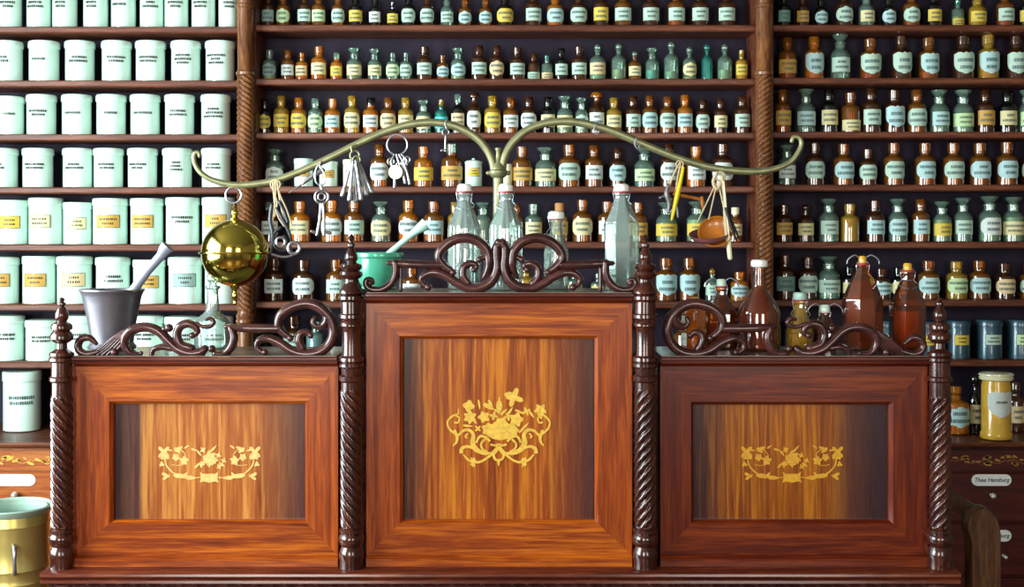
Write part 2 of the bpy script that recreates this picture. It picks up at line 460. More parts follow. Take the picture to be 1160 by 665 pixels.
# cabinets of drawers under the shelves
def cabinet(a, b, mat, label, drawers, top='shelfwood', inl='inlay_dark'):
    d = 4.15; x0, x1 = XW(a, d), XW(b, d); y0 = d + CAMY
    t = empty('drawer_cabinet', ((x0 + x1) / 2, y0, 0), label, 'cabinet')
    zt = CABZ - .024
    MB().box(x0, x1, y0 + .012, 1.72, .06, zt).box(x0 + .02, x1 - .02, y0 + .04, 1.7, 0, .06).build('carcass', M[mat], t)
    MB().sweepx(x0, x1, [(y0 - .03, CABZ - .004), (y0 - .034, CABZ - .010), (y0 - .03, CABZ - .018), (y0 - .012, CABZ - .024), (1.72, CABZ - .024), (1.72, CABZ)]).build('worktop', M[top], t)
    zf0, zf1 = ZW(533, d), ZW(510, d)
    fr = MB().box(x0, x1, y0, y0 + .012, zf0, zf1).build('frieze', M[mat], t)
    il = MB()
    xx = x0 + .02; rnd = random.Random(a)
    while xx < x1 - .05:
        zc = (zf0 + zf1) / 2
        for q in range(7):
            ax = xx + rnd.uniform(0, .08); az = zc + rnd.uniform(-.013, .013); r = rnd.uniform(.003, .007); an = rnd.uniform(-.6, .6)
            vs = []
            for j in range(8):
                u = 2 * PI * j / 8; ex, ez = 2.1 * r * math.cos(u), r * .7 * math.sin(u)
                vs.append((ax + ex * math.cos(an) - ez * math.sin(an), y0 - .0006, az + ex * math.sin(an) + ez * math.cos(an)))
            vs += [(v[0], y0 + .0004, v[2]) for v in vs]
            il.add(vs, [tuple(range(8))[::-1], tuple(range(8, 16))] + [(j, (j + 1) % 8, 8 + (j + 1) % 8, 8 + j) for j in range(8)])
        pts = [(xx + .01 * k, y0 - .0002, zc - .004 + .006 * math.sin(k * .9)) for k in range(9)]
        il.tube(pts, .0009, 6, smooth=2)
        xx += .085
    il.build('inlay', M[inl], fr)
    for (dx0, dx1, yt, yb, lx0, lx1, ly0, ly1, txt, kx, ky, kw) in drawers:
        X0, X1 = XW(dx0, d), XW(dx1, d)
        dr = MB().box(X0, X1, y0 - .004, y0 + .012, ZW(yb, d), ZW(yt, d), bev=.003).build('drawer', M[mat], t)
        if lx0 is not None:
            L0, L1, Z0, Z1 = XW(lx0, d), XW(lx1, d), ZW(ly1, d), ZW(ly0, d)
            r = (Z1 - Z0) / 2; vs = []
            for k in range(9): an = PI / 2 + PI * k / 8; vs.append((L0 + r + r * math.cos(an), (Z0 + Z1) / 2 + r * math.sin(an)))
            for k in range(9): an = -PI / 2 + PI * k / 8; vs.append((L1 - r + r * math.cos(an), (Z0 + Z1) / 2 + r * math.sin(an)))
            n = len(vs)
            V = [(x, y0 - .0062, z) for x, z in vs] + [(x, y0 - .003, z) for x, z in vs]
            lp = MB().add(V, [tuple(range(n)), tuple(range(n, 2 * n))] + [(i, (i + 1) % n, n + (i + 1) % n, n + i) for i in range(n)]).build('label_plate', M['porcelain_w'], dr)
            if txt:
                cu = bpy.data.curves.new('lettering', 'FONT'); cu.body = txt; cu.size = (Z1 - Z0) * .50
                cu.align_x = 'CENTER'; cu.align_y = 'CENTER'; cu.extrude = .0002; cu.shear = .25; cu.offset = .0003
                tmp = bpy.data.objects.new('tmp', cu)
                me = bpy.data.meshes.new_from_object(tmp); bpy.data.objects.remove(tmp)
                o = bpy.data.objects.new('lettering', me); COL.objects.link(o)
                me.materials.clear(); me.materials.append(M['ink_soft'])
                o.parent = lp; o.location = Vector(((L0 + L1) / 2, y0 - .0065, (Z0 + Z1) / 2)) - ORG[t.name]
                o.rotation_euler = (PI / 2, 0, 0)
        kp = Vector((XW(kx, d), y0 - .004, ZW(ky, d)))
        kb = MB().tube([kp, kp + Vector((0, -.012, 0)), kp + Vector((0, -.018, 0)), kp + Vector((0, -.026, 0))], [.005, .004, kw, kw * .9], 12)
        kb.build('knob', M['knob'], dr)
    return t
cabinet(-60, 285, 'cabinet_l', 'orange-brown drawer cabinet with gold inlay frieze under the white jars', [
    (-50, 62, 535, 590, -22, 41, 537, 550, None, 20, 559, .011), (-50, 62, 595, 650, -22, 41, 600, 612, None, 20, 621, .011),
    (66, 178, 535, 590, None, 0, 0, 0, None, 122, 559, .011), (66, 178, 595, 650, None, 0, 0, 0, None, 122, 621, .011)], inl='inlay')
cabinet(290, 860, 'cabinet_r', 'drawer cabinet standing behind the desk below the centre bay', [
    (300, 480, 535, 590, None, 0, 0, 0, None, 390, 559, .011), (486, 664, 535, 590, None, 0, 0, 0, None, 575, 559, .011), (670, 850, 535, 590, None, 0, 0, 0, None, 760, 559, .011)])
cabinet(866, 1225, 'cabinet_r', 'dark red drawer cabinet with white name plates at the right edge', [
    (880, 1060, 536, 591, None, 0, 0, 0, None, 970, 560, .011),
    (1066, 1215, 536, 591, 1100, 1145, 537, 550, 'Thee Hamburg', 1122, 560, .009), (1066, 1215, 594, 652, 1100, 1145, 600, 613, 'Thee Hamburg', 1136, 629, .006),
    (1066, 1215, 655, 715, None, 0, 0, 0, None, 1136, 685, .009)])

# ------------------------------------------------------------------ writing desk with its tall panelled back
S0 = 2.9 / F
LZ = ZW(641.5, 2.9)
desk = empty('pharmacy_desk', (XW(567, 2.9), 0.1, 0), 'long carved mahogany desk front with three inlaid panels and twisted posts', 'desk')
def px_box(b, x0, x1, y0, y1, d0, d1, mi=0, bev=0.0):
    """pixel rectangle measured at d0, from distance d0 back to d1"""
    return b.box(XW(x0, d0), XW(x1, d0), d0 + CAMY, d1 + CAMY, ZW(y1, d0), ZW(y0, d0), mi, bev)
# ledge (top board with rounded nosing and returns at the ends)
xl0, xl1 = XW(44.5, 2.84), XW(1089, 2.84)
yl = 2.84 + CAMY
lz = LZ
MB().sweepx(xl0, xl1, [(yl + .006, lz), (yl + .001, lz - .003), (yl, lz - .008), (yl + .003, lz - .013), (yl + .008, lz - .015), (yl + .004, lz - .018), (yl + .003, lz - .024), (yl + .008, lz - .028),
                      (.60, lz - .028), (.60, lz)]).build('ledge', M['ledge'], desk)
MB().box(xl0 + .02, xl1 - .02, yl + .03, .58, .10, lz - .028).build('carcass', M['carved'], desk)
MB().box(xl0 + .01, xl1 - .01, yl + .018, .59, 0, .10, bev=.006).build('plinth', M['carved'], desk)
g = MB()
x = xl0 + .035
while x < xl1 - .03:
    g.tube([(x, yl + .032, lz - .036), (x, yl + .020, lz - .048), (x, yl + .028, lz - .075)], [.009, .0125, .006], 10, smooth=3)
    x += 17 * S0
g.sweepx(xl0 + .015, xl1 - .015, [(yl + .012, lz - .028), (yl + .018, lz - .036), (yl + .032, lz - .037), (yl + .04, lz - .028)])
g.build('gadroon_moulding', M['carved'], desk)
for sx in (xl0 + .045, xl1 - .045):
    MB().lathe((sx, yl + .035, 0), [(.03, .1), (.032, .2), (.022, .23), (.028, .5), (.022, lz - .12), (.03, lz - .1), (.022, lz - .07), (.03, lz - .045), (.03, lz - .028)], 20).build('corner_post', M['carved'], desk)

def band(sd, stops): return (sd[0], sd[1], stops)
def section(x0, x1, yt, ix0, ix1, iy0, iy1, fh, fv, panelmat, capmat):
    dF, dP, dB = 2.905, 2.926, 3.125
    # carcass behind the frame (solid, carries the things on its top)
    capb = ZW(yt + 11, 2.9)
    b = MB(); b.box(XW(x0, 2.94), XW(x1, 2.94), 2.934 + CAMY, dB + CAMY, lz, capb)
    b.build('carcass', M['cap'], desk)
    # cap moulding, then a thin top coloured for dust and reflected light
    yf = 2.875 + CAMY; zt = ZW(yt, 2.88); k = S0
    MB().sweepx(XW(x0, 2.9), XW(x1, 2.9), [(yf + .004, zt), (yf, zt - 1.5 * k), (yf, zt - 3.2 * k), (yf + .008, zt - 4.5 * k), (yf + .012, zt - 6 * k), (yf + .010, zt - 8 * k), (yf + .018, zt - 9 * k), (yf + .024, zt - 12 * k),
                    (dB + CAMY + .01, zt - 12 * k), (dB + CAMY + .01, zt)]).build('cap_moulding', M[capmat], desk)
    MB().box(XW(x0 + 1, 2.9), XW(x1 - 1, 2.9), yf + .006, dB + CAMY + .008, zt - .002, zt + .0012).build('dust_sheen_top', M['dust_sheen'], desk)
    # bottom moulding
    z0 = lz
    MB().sweepx(XW(x0, 2.9), XW(x1, 2.9), [(2.895 + CAMY, z0), (2.895 + CAMY, z0 + 9 * k), (2.900 + CAMY, z0 + 11 * k), (2.904 + CAMY, z0 + 12.5 * k), (2.94 + CAMY, z0 + 12.5 * k), (2.94 + CAMY, z0)]).build('base_moulding', M[fh], desk)
    # mitred frame, each rail with a bevelled lip towards the panel
    ox0, ox1, oy0, oy1 = x0, x1, yt + 11, 629.3
    def rail(o0, o1, i0, i1, mat, nm):
        # o0,o1 outer corners, i0,i1 inner corners (pixels at dF)
        lip = 0.06
        j0 = (i0[0] + (o0[0] - i0[0]) * lip * 1.4, i0[1] + (o0[1] - i0[1]) * lip * 1.4)
        j1 = (i1[0] + (o1[0] - i1[0]) * lip * 1.4, i1[1] + (o1[1] - i1[1]) * lip * 1.4)
        A = [P(*o0, dF), P(*o1, dF), P(*j1, dF), P(*j0, dF)]
        I = [P(*i1, dF) + Vector((0, .010, 0)), P(*i0, dF) + Vector((0, .010, 0))]
        back = dP + CAMY + .004
        B = [Vector((v.x, back, v.z)) for v in (A[0], A[1])] + [Vector((v.x, back, v.z)) for v in I]
        vs = A + I + B   # 0..3 face, 4,5 inner lip, 6,7 outer back, 8,9 inner back
        fs = [(0, 1, 2, 3), (3, 2, 4, 5), (5, 4, 8, 9), (0, 6, 7, 1), (6, 9, 8, 7), (0, 3, 5, 9, 6), (1, 7, 8, 4, 2)]
        MB().add(vs, fs).build(nm, M[mat], desk, ang=15)
    rail((ox0, oy0), (ox1, oy0), (ix0, iy0), (ix1, iy0), fh, 'top_rail')
    rail((ox0, oy1), (ox1, oy1), (ix0, iy1), (ix1, iy1), fh, 'bottom_rail')
    rail((ox0, oy0), (ox0, oy1), (ix0, iy0), (ix0, iy1), fv, 'stile')
    rail((ox1, oy0), (ox1, oy1), (ix1, iy0), (ix1, iy1), fv, 'stile')
    return px_box(MB(), ix0 - 3, ix1 + 3, iy0 - 3, iy1 + 3, dP, dP + .012).build('inset_panel', panelmat, desk)
def pm(name, x0, x1, stops, seed, c=('#7a3510', '#b06022', '#d8933c')):
    cx = XW(567, 2.9)
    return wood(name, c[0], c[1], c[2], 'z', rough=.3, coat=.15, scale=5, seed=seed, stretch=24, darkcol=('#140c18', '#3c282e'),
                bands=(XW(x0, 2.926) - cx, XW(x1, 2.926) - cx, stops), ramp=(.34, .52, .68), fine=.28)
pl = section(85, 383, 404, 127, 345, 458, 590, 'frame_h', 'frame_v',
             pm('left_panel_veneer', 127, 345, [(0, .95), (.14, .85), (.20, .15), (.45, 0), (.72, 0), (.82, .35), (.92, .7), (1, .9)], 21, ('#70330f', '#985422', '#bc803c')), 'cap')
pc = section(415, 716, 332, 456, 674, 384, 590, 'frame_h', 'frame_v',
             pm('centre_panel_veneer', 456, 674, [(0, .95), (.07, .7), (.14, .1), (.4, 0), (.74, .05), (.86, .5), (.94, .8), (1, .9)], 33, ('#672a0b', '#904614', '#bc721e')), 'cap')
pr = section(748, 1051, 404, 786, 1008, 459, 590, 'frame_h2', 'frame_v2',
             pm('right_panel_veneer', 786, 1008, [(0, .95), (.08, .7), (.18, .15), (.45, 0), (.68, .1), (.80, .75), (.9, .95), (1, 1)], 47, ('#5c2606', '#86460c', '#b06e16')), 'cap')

# inlay pictures, let into the veneer
def ribbon(b, pts, wd, d):
    v = [Vector((p[0], p[1], 0)) for p in pts]
    r = [wd] * len(v) if not isinstance(wd, (list, tuple)) else list(wd)
    v, r = spline(v, r, 5)
    for i in range(len(v) - 1):
        t = (v[i + 1] - v[i]); 
        if t.length < 1e-6: continue
        t.normalize(); n = Vector((-t.y, t.x, 0))
        a, c = v[i] - t * .15 * r[i], v[i + 1] + t * .15 * r[i]
        q = [a + n * r[i], c + n * r[i + 1], c - n * r[i + 1], a - n * r[i]]
        b.prism([(k.x, k.y) for k in q], d, .0007)
def leafp(b, x, y, ln, wd, an, d):
    ps = []
    for k in range(12):
        u = 2 * PI * k / 12; c = math.cos(u); s_ = math.sin(u) * (1 - .35 * math.cos(u))
        ps.append((x + ln * c * math.cos(an) - wd * s_ * math.sin(an), y + ln * c * math.sin(an) + wd * s_ * math.cos(an)))
    b.prism(ps, d, .0007)
def flower(b, x, y, r, d, n=5, rot=0.0, depth=.28):
    r *= 1.12; depth *= .8
    ps = []
    for k in range(n * 6):
        u = 2 * PI * k / (n * 6); q = r * (1 - depth + depth * math.cos(n * u))
        ps.append((x + q * math.cos(u + rot), y + q * math.sin(u + rot)))
    # fan of triangles keeps the outline clean
    b.prism(ps, d, .0007)
DI = 2.9262
def garland(parent, ox, oy, mat, s=1 / 8.92):
    b = MB(); T = lambda x, y: (ox + x * s, oy + y * s)
    for m in (0, 1):
        X = (lambda x: x) if not m else (lambda x: 1200 - x)
        R = lambda a: a if not m else PI - a
        flower(b, *T(X(140), 152), 68 * s, DI, 4, .78, .45)
        flower(b, *T(X(150), 195), 45 * s, DI, 3, .5, .35)
        leafp(b, *T(X(290), 120), 48 * s, 20 * s, R(-.5), DI); leafp(b, *T(X(275), 135), 40 * s, 18 * s, R(.7), DI); leafp(b, *T(X(205), 135), 26 * s, 8 * s, R(.2), DI)
        flower(b, *T(X(262), 205), 36 * s, DI, 5, .3, .18); flower(b, *T(X(345), 238), 44 * s, DI, 5, 1, .22)
        leafp(b, *T(X(370), 100), 30 * s, 9 * s, R(-.6), DI)
        ribbon(b, [T(X(310), 130), T(X(350), 165), T(X(360), 210)], 4 * s, DI)
        ribbon(b, [T(X(152), 215), T(X(165), 285), T(X(215), 345), T(X(265), 380)], [5 * s, 8 * s, 8 * s, 6 * s], DI)
        flower(b, *T(X(120), 275), 27 * s, DI, 3, .4, .3)
        leafp(b, *T(X(160), 385), 45 * s, 16 * s, R(.45), DI); leafp(b, *T(X(165), 405), 45 * s, 14 * s, R(-.6), DI)
        leafp(b, *T(X(320), 395), 85 * s, 22 * s, R(.12), DI); leafp(b, *T(X(410), 412), 55 * s, 20 * s, R(.05), DI); leafp(b, *T(X(360), 380), 30 * s, 14 * s, R(-.9), DI)
        ribbon(b, [T(X(220), 280), T(X(290), 288), T(X(350), 275)], 3 * s, DI)
        ribbon(b, [T(X(440), 412), T(X(510), 408)], 4 * s, DI)
    b.prism([T(510, 372), T(505, 350), T(535, 372), T(660, 372), T(690, 350), T(684, 390), T(684, 430), T(700, 462), T(660, 448), T(600, 462), T(540, 448), T(500, 462), T(512, 430), T(512, 390)], DI, .0007)
    flower(b, *T(610, 215), 66 * s, DI, 6, .2, .22)
    for x, y, r in ((520, 275, 34), (655, 235, 34), (560, 240, 34), (745, 240, 26), (700, 300, 26), (600, 280, 26), (690, 185, 28), (535, 130, 30), (555, 205, 26)): flower(b, *T(x, y), r * s, DI, 4, x, .35)
    for x, y, l, a in ((450, 130, 36, .3), (500, 165, 34, .9), (640, 120, 48, -.8), (480, 285, 40, -.8), (730, 280, 34, .6), (590, 160, 34, -1.1)): leafp(b, *T(x, y), l * s, 11 * s, a, DI)
    return b.build('inlay', M[mat], parent)
garland(pl, 170, 495, 'inlay_pale'); garland(pr, 830, 495, 'inlay_gold')
def bouquet(parent, ox=500, oy=435, s=1 / 6.646):
    b = MB(); T = lambda x, y: (ox + x * s, oy + y * s)
    b.prism([T(312, 320), T(350, 300), T(540, 300), T(572, 330), T(570, 385), T(500, 412), T(440, 424), T(385, 412), T(335, 380)], DI, .0007)
    for x, y, r, n, dp in ((450, 305, 50, 6, .12), (320, 248, 42, 5, .22), (565, 268, 50, 5, .2), (215, 250, 46, 6, .2), (206, 165, 42, 4, .2), (745, 195, 44, 5, .25), (748, 235, 26, 3, .3),
                          (400, 330, 40, 5, .2), (350, 340, 44, 5, .2), (500, 350, 44, 5, .2), (540, 350, 40, 5, .2), (500, 245, 30, 4, .35), (395, 240, 30, 4, .35), (275, 335, 26, 4, .4), (640, 205, 30, 4, .4)):
        flower(b, *T(x, y), r * s, DI, n, x * .1, dp)
    flower(b, *T(545, 100), 70 * s, DI, 4, .35, .42); flower(b, *T(530, 95), 40 * s, DI, 5, .35, .2)
    leafp(b, *T(285, 155), 40 * s, 8 * s, 1.4, DI)
    leafp(b, *T(355, 170), 48 * s, 16 * s, .5, DI); leafp(b, *T(370, 150), 36 * s, 12 * s, 1.1, DI)
    leafp(b, *T(435, 175), 50 * s, 22 * s, 1.57, DI); leafp(b, *T(437, 120), 26 * s, 5 * s, 1.57, DI)
    for x, y, l, a in ((470, 210, 34, -.7), (520, 200, 34, -1), (590, 210, 40, .4), (680, 230, 34, .9), (620, 330, 55, -.8), (200, 315, 38, .1), (250, 280, 30, .9), (420, 205, 26, .6)):
        leafp(b, *T(x, y), l * s, 9 * s, a, DI)
    for m in (0, 1):
        X = (lambda x: x) if not m else (lambda x: 862 - x)
        ribbon(b, [T(X(128), 185), T(X(125), 225), T(X(85), 240), T(X(48), 280), T(X(55), 330), T(X(90), 365), T(X(125), 385)], [3 * s, 5 * s, 7 * s, 7 * s, 7 * s, 9 * s, 10 * s], DI)
        ribbon(b, [T(X(100), 235), T(X(135), 255), T(X(125), 290), T(X(98), 288)], [5 * s, 6 * s, 6 * s, 8 * s], DI)
        ribbon(b, [T(X(100), 345), T(X(118), 400), T(X(112), 440), T(X(88), 465)], [8 * s, 12 * s, 9 * s, 4 * s], DI)
        ribbon(b, [T(X(120), 395), T(X(160), 355), T(X(205), 345), T(X(240), 380), T(X(235), 440), T(X(260), 490), T(X(320), 520), T(X(375), 520)], [8 * s, 10 * s, 11 * s, 13 * s, 20 * s, 20 * s, 13 * s, 8 * s], DI)
        ribbon(b, [T(X(200), 372), T(X(180), 395), T(X(195), 405)], 6 * s, DI)
        ribbon(b, [T(X(150), 520), T(X(155), 485), T(X(200), 470), T(X(250), 490)], [14 * s, 13 * s, 10 * s, 8 * s], DI)
        ribbon(b, [T(X(165), 530), T(X(210), 575), T(X(280), 588), T(X(340), 560), T(X(385), 520), T(X(428), 470)], [6 * s, 9 * s, 9 * s, 8 * s, 12 * s, 9 * s], DI)
        for a, l in ((1.2, 42), (1.8, 38), (2.4, 30)): leafp(b, *T(X(240), 590), l * s, 11 * s, a if not m else PI - a, DI)
        ribbon(b, [T(X(262), 440), T(X(290), 395), T(X(330), 400), T(X(365), 430)], 9 * s, DI)
        ribbon(b, [T(X(330), 415), T(X(300), 450), T(X(310), 490), T(X(345), 510)], 8 * s, DI)
        ribbon(b, [T(X(370), 455), T(X(410), 462), T(X(428), 450)], 8 * s, DI)
        ribbon(b, [T(X(431), 485), T(X(395), 530), T(X(405), 565), T(X(431), 575)], 9 * s, DI)
    leafp(b, *T(431, 590), 28 * s, 9 * s, 1.57, DI)
    return b.build('inlay', M['inlay'], parent)
bouquet(pc)

# turned posts
def post(px, fin, bot, hand, d=2.888):
    k = d / F; c = Vector((XW(px, d), d + CAMY, lz))
    sc = (LZ - ZW(645, d))
    zz = lambda y: ZW(y, d) - lz if y < 640 else 0
    if fin == 'tall':
        up = [(11.5, 440), (11.5, 433), (13.6, 431), (13.8, 426), (11.2, 424), (11.6, 417), (14.2, 415), (14.2, 412), (12.4, 410.5), (14.2, 408.5), (13.8, 405), (10.8, 402.5), (10.2, 399), (10.2, 376), (10.8, 371), (12.8, 369), (12.6, 366), (11.3, 364.5),
              (12, 361.5), (14.2, 360), (14, 356.5), (11.8, 355), (11.6, 342), (14.3, 339), (14.2, 335.5), (12, 334), (14.2, 332), (13.6, 328.5), (11.5, 326), (9, 322), (7.6, 319), (8, 316), (11.5, 314), (13.4, 311), (12.4, 308),
              (9, 306.5), (11.5, 304.5), (12.4, 302), (11.4, 299.5), (7, 298), (5.6, 297), (7.6, 293), (7.2, 289), (5, 284.5), (3, 281), (4.9, 279), (4.7, 276.5), (2, 275), (2.2, 272.5), (3.5, 270), (2.6, 267.2), (.5, 265.5)]
        t1 = 440
    else:
        up = [(11.2, 448), (11.2, 433), (13.8, 431), (13.8, 427.5), (11.6, 426), (11.6, 410.5), (14, 408.5), (14, 405.5), (12.2, 404.5), (13.9, 402.5), (13.2, 399.5), (9, 397), (6.2, 395), (6, 389), (9.5, 387), (12.8, 384), (13, 380), (11, 376.5),
              (8.8, 374.5), (11.6, 373), (12, 369.5), (10.5, 366.5), (6.5, 365), (5.6, 364), (7.6, 360), (7.4, 355), (5, 349.5), (2.8, 347), (4.8, 345), (4.6, 343), (2, 341.8), (3.4, 340), (2.6, 338), (.5, 336.8)]
        t1 = 448
    lo = [(13.2, 700), (13.2, 634), (13.9, 631.5), (13.9, 626), (12.6, 622), (11, 618.5), (13.6, 615), (14.6, 610), (13.4, 605.5), (12, 604), (13.6, 602.5), (13.4, 599.5), (11.6, 598)]
    b = MB()
    b.lathe(c, [(r * k, zz(y)) for r, y in lo], 28)
    z0, z1 = zz(598), zz(t1); n = int((z1 - z0) / .0018); R = 12.4 * k; pitch = 78 * k
    b.lathe(c, [(R, z0 + (z1 - z0) * i / n) for i in range(n + 1)], 84,
            mod=lambda a, z: .80 + .22 * abs(math.sin(3.5 * (a + hand * 2 * PI * z / pitch))) ** .8 if abs(z - (z0 + z1) / 2) < (z1 - z0) / 2 - .004 else .95)
    b.lathe(c, [(r * k, zz(y)) for r, y in up], 28)
    return b.build('twisted_post', M['post'], desk)
post(70, 'short', 643, 1); post(398, 'tall', 645, 1); post(731, 'tall', 645, -1); post(1064.5, 'short', 643, -1)
for a, b_, yt_ in ((74, 86, 410), (382, 416, 410), (402, 416, 338), (715, 727, 338), (715, 749, 410), (1050, 1060, 410)):  # boards added behind the posts so the open gaps look shaded black
    MB().box(XW(a, 2.94), XW(b_, 2.94), 2.936 + CAMY + (.004 if yt_ == 338 else 0), 2.985 + CAMY + (.004 if yt_ == 338 else 0), lz, ZW(yt_, 2.94)).build('dark_gap_board', M['carved'], desk)

# carved scroll crests, traced with their own thickness
CRD = 2.905
def crest(name, curves, balls, mirror):
    b = MB(); k = CRD / F
    for pts, r in curves:
        q = [P((x if not mirror else 1134 - x), y, CRD) for x, y in pts]
        rr = [a * k * 1.1 for a in (r if isinstance(r, (list, tuple)) else [r] * len(pts))]
        b.tube(q, rr, 12, smooth=5, flat=1.35)
    for x, y, r in balls:
        b.ball(P(x if not mirror else 1134 - x, y, CRD - .003), r * k, 14, sc=(1, 1.2, 1))
    return b
ctr_c = [
 ([(448, 298), (448, 310), (443, 321), (432, 328), (420, 327.5), (414.5, 322), (416, 316.5), (421, 317), (422.5, 320.5)], [4.4, 4.2, 4.2, 4, 3.6, 3.2, 2.8, 2.4, 2]),
 ([(440, 298), (460, 299), (480, 300), (500, 300)], [2.2, 4.4, 4.6, 4.4]),
 ([(454, 304), (454, 329)], 2.0),
 ([(485, 325), (478.5, 321), (477.5, 315), (485, 309.5), (496, 309), (507, 313.5), (519, 321), (533, 326.5), (547, 325), (558, 317), (563, 303), (562, 289), (563, 279), (569, 275)], [3.2, 3, 3.4, 4, 4.6, 4.8, 5, 5.2, 5.4, 5.4, 5.2, 4.8, 4.8, 4.6]),
 ([(548, 314), (552.5, 306), (554, 297), (551.5, 284), (541.5, 273.5), (526, 269.5), (511, 273.5), (500, 283), (497, 292.5), (503, 301), (512, 307.5)], [2.4, 4.2, 5, 5.2, 5.2, 5.2, 5.2, 5, 4.8, 4.4, 3.4]),
 ([(537.5, 306), (540, 301), (533, 298.5), (525.5, 303), (524.5, 313), (530, 321)], [2.6, 3, 3.8, 4.2, 4.4, 4.2]),
 ([(543, 294), (549, 291)], [3, 2.4]),
]
ctr_b = [(485, 325.5, 4.4), (513, 308.5, 4), (419.5, 320.5, 3.4), (537, 305.5, 3.4), (543, 294, 3.6)]
b1 = crest('', ctr_c, ctr_b, False); b2 = crest('', ctr_c, ctr_b, True)
b1.add(b2.v, b2.f)
b1.build('carved_crest', M['carved'], desk)
side_c = [
 ([(299, 400), (292, 395), (291.5, 388), (297, 384), (305, 383.5), (318, 389), (330, 397), (345, 401), (361, 399), (373, 390), (378, 376), (373.5, 360), (362, 348), (347, 343.8), (330, 348), (318.5, 357), (315.5, 368), (320, 376), (328, 382)],
  [3, 3, 3.2, 3.6, 4.2, 4.6, 5, 5.2, 5.2, 5.2, 5.4, 5.6, 5.6, 5.4, 5.2, 5, 4.8, 4.2, 3.2]),
 ([(366, 350), (371, 360), (367, 368), (359, 370), (354.5, 365), (356, 361)], [4, 5.2, 4.4, 3.4, 2.8, 2.4]),
 ([(352, 381), (348, 376.5), (341, 378), (338.5, 386), (343, 395)], [2.8, 3.2, 4, 4.4, 4]),
 ([(256, 370), (275, 371.5), (295, 372), (317, 372)], [2.4, 4.6, 4.8, 4.6]),
 ([(262, 372), (265, 382), (262, 393), (254, 400.5), (244, 400.5)], [4, 4.6, 4.6, 4, 3.6]),
 ([(159, 401), (148, 400), (141.5, 391), (142.5, 381), (151, 373.5), (165, 370.5), (179.5, 375), (191, 386), (202, 395.5), (215, 400), (227, 399), (232, 395)], [1.8, 3.4, 4.4, 4.8, 5, 5, 5, 5, 5, 5, 4.8, 4]),
 ([(172, 402), (174, 396), (183, 393), (194, 394.5)], [2.4, 2.8, 3.4, 3.4]),
 ([(192, 372), (186, 373)], [3.8, 3.2]),
 ([(218, 380), (223.5, 376.5), (221, 370), (213, 366.5), (204, 370), (200.5, 380), (205, 390), (217, 394.5)], [2.8, 3, 3.8, 4.4, 4.6, 4.6, 4.6, 4.2]),
 ([(222, 366), (230, 370), (238, 369.5), (242, 365), (238.5, 361), (233, 362)], [1.8, 2.2, 2.4, 2.4, 2.2, 1.6]),
 ([(109, 389), (101, 382.5), (92.5, 384), (88.5, 391), (91, 398), (100, 401), (112, 398)], [2, 3.6, 4, 4, 4, 3.8, 3]),
]
for q in range(6):
    side_c.append(([(100 + 5.5 * q, 402), (113 + 5 * q, 396 - q), (128 + 4 * q, 384 - 1.2 * q), (142 + 3 * q, 374.5 - .5 * q)], [2.2, 2.6, 2.7, 2.0]))
side_b = [(329, 383, 4), (240, 395, 4.3), (191.5, 371.5, 4.8), (218, 380, 3.8), (300, 399, 3.6), (130, 399, 5), (352, 380, 3.2), (160, 400, 2.4)]
for mir in (False, True):
    crest('', side_c, side_b, mir).build('carved_crest', M['carved'], desk)

# ------------------------------------------------------------------ jars and bottles on the shelves
ORD = ['first', 'second', 'third', 'fourth', 'fifth', 'sixth', 'seventh', 'eighth', 'ninth', 'tenth', 'eleventh', 'twelfth', 'thirteenth', 'fourteenth', 'fifteenth', 'sixteenth',
       'seventeenth', 'eighteenth', 'nineteenth', 'twentieth', 'twenty-first', 'twenty-second', 'twenty-third', 'twenty-fourth', 'twenty-fifth', 'twenty-sixth', 'twenty-seventh', 'twenty-eighth', 'twenty-ninth', 'thirtieth']
SHN = ['top shelf', 'second shelf down', 'third shelf down', 'fourth shelf down', 'fifth shelf down', 'sixth shelf down', 'seventh shelf down']
BAYN = {'L': 'left bay', 'C': 'centre bay', 'R': 'right bay'}
FACE = -PI / 2      # direction facing the camera
def patch(b, c, R, z0, z1, halfang, shape, mi=0, rot=0.0, rows=8, cols=10):
    """curved sheet wrapped on the front of a cylinder"""
    vs = []; fs = []
    for i in range(rows + 1):
        v = -1 + 2 * i / rows
        if shape == 'rect': h = 1
        elif shape == 'round': h = math.sqrt(max(0, 1 - v * v)) if abs(v) < 1 else .12
        elif shape == 'oval': h = max(.35, (1 - abs(v) ** 3.2) ** (1 / 2.2)) if abs(v) < 1 else .55
        elif shape == 'shield': h = 1 if v > .1 else max(.12, (max(0, 1 - ((.1 - v) / 1.12) ** 2)) ** .62)
        else: h = 1
        h = max(h, .1)
        for j in range(cols + 1):
            a = FACE + rot + halfang * h * (-1 + 2 * j / cols)
            zt = z0 + (z1 - z0) * i / rows
            if shape == 'shield' and i == rows: zt += (z1 - z0) * .10 * (1 - 2.4 * abs(abs(-1 + 2 * j / cols) - .5) if abs(-1 + 2 * j / cols) > .15 else .9)
            vs.append((c[0] + R * math.cos(a), c[1] + R * math.sin(a), c[2] + zt))
    for i in range(rows):
        for j in range(cols):
            p = i * (cols + 1) + j
            fs.append((p, p + 1, p + cols + 2, p + cols + 1))
    b.add(vs, fs, mi)
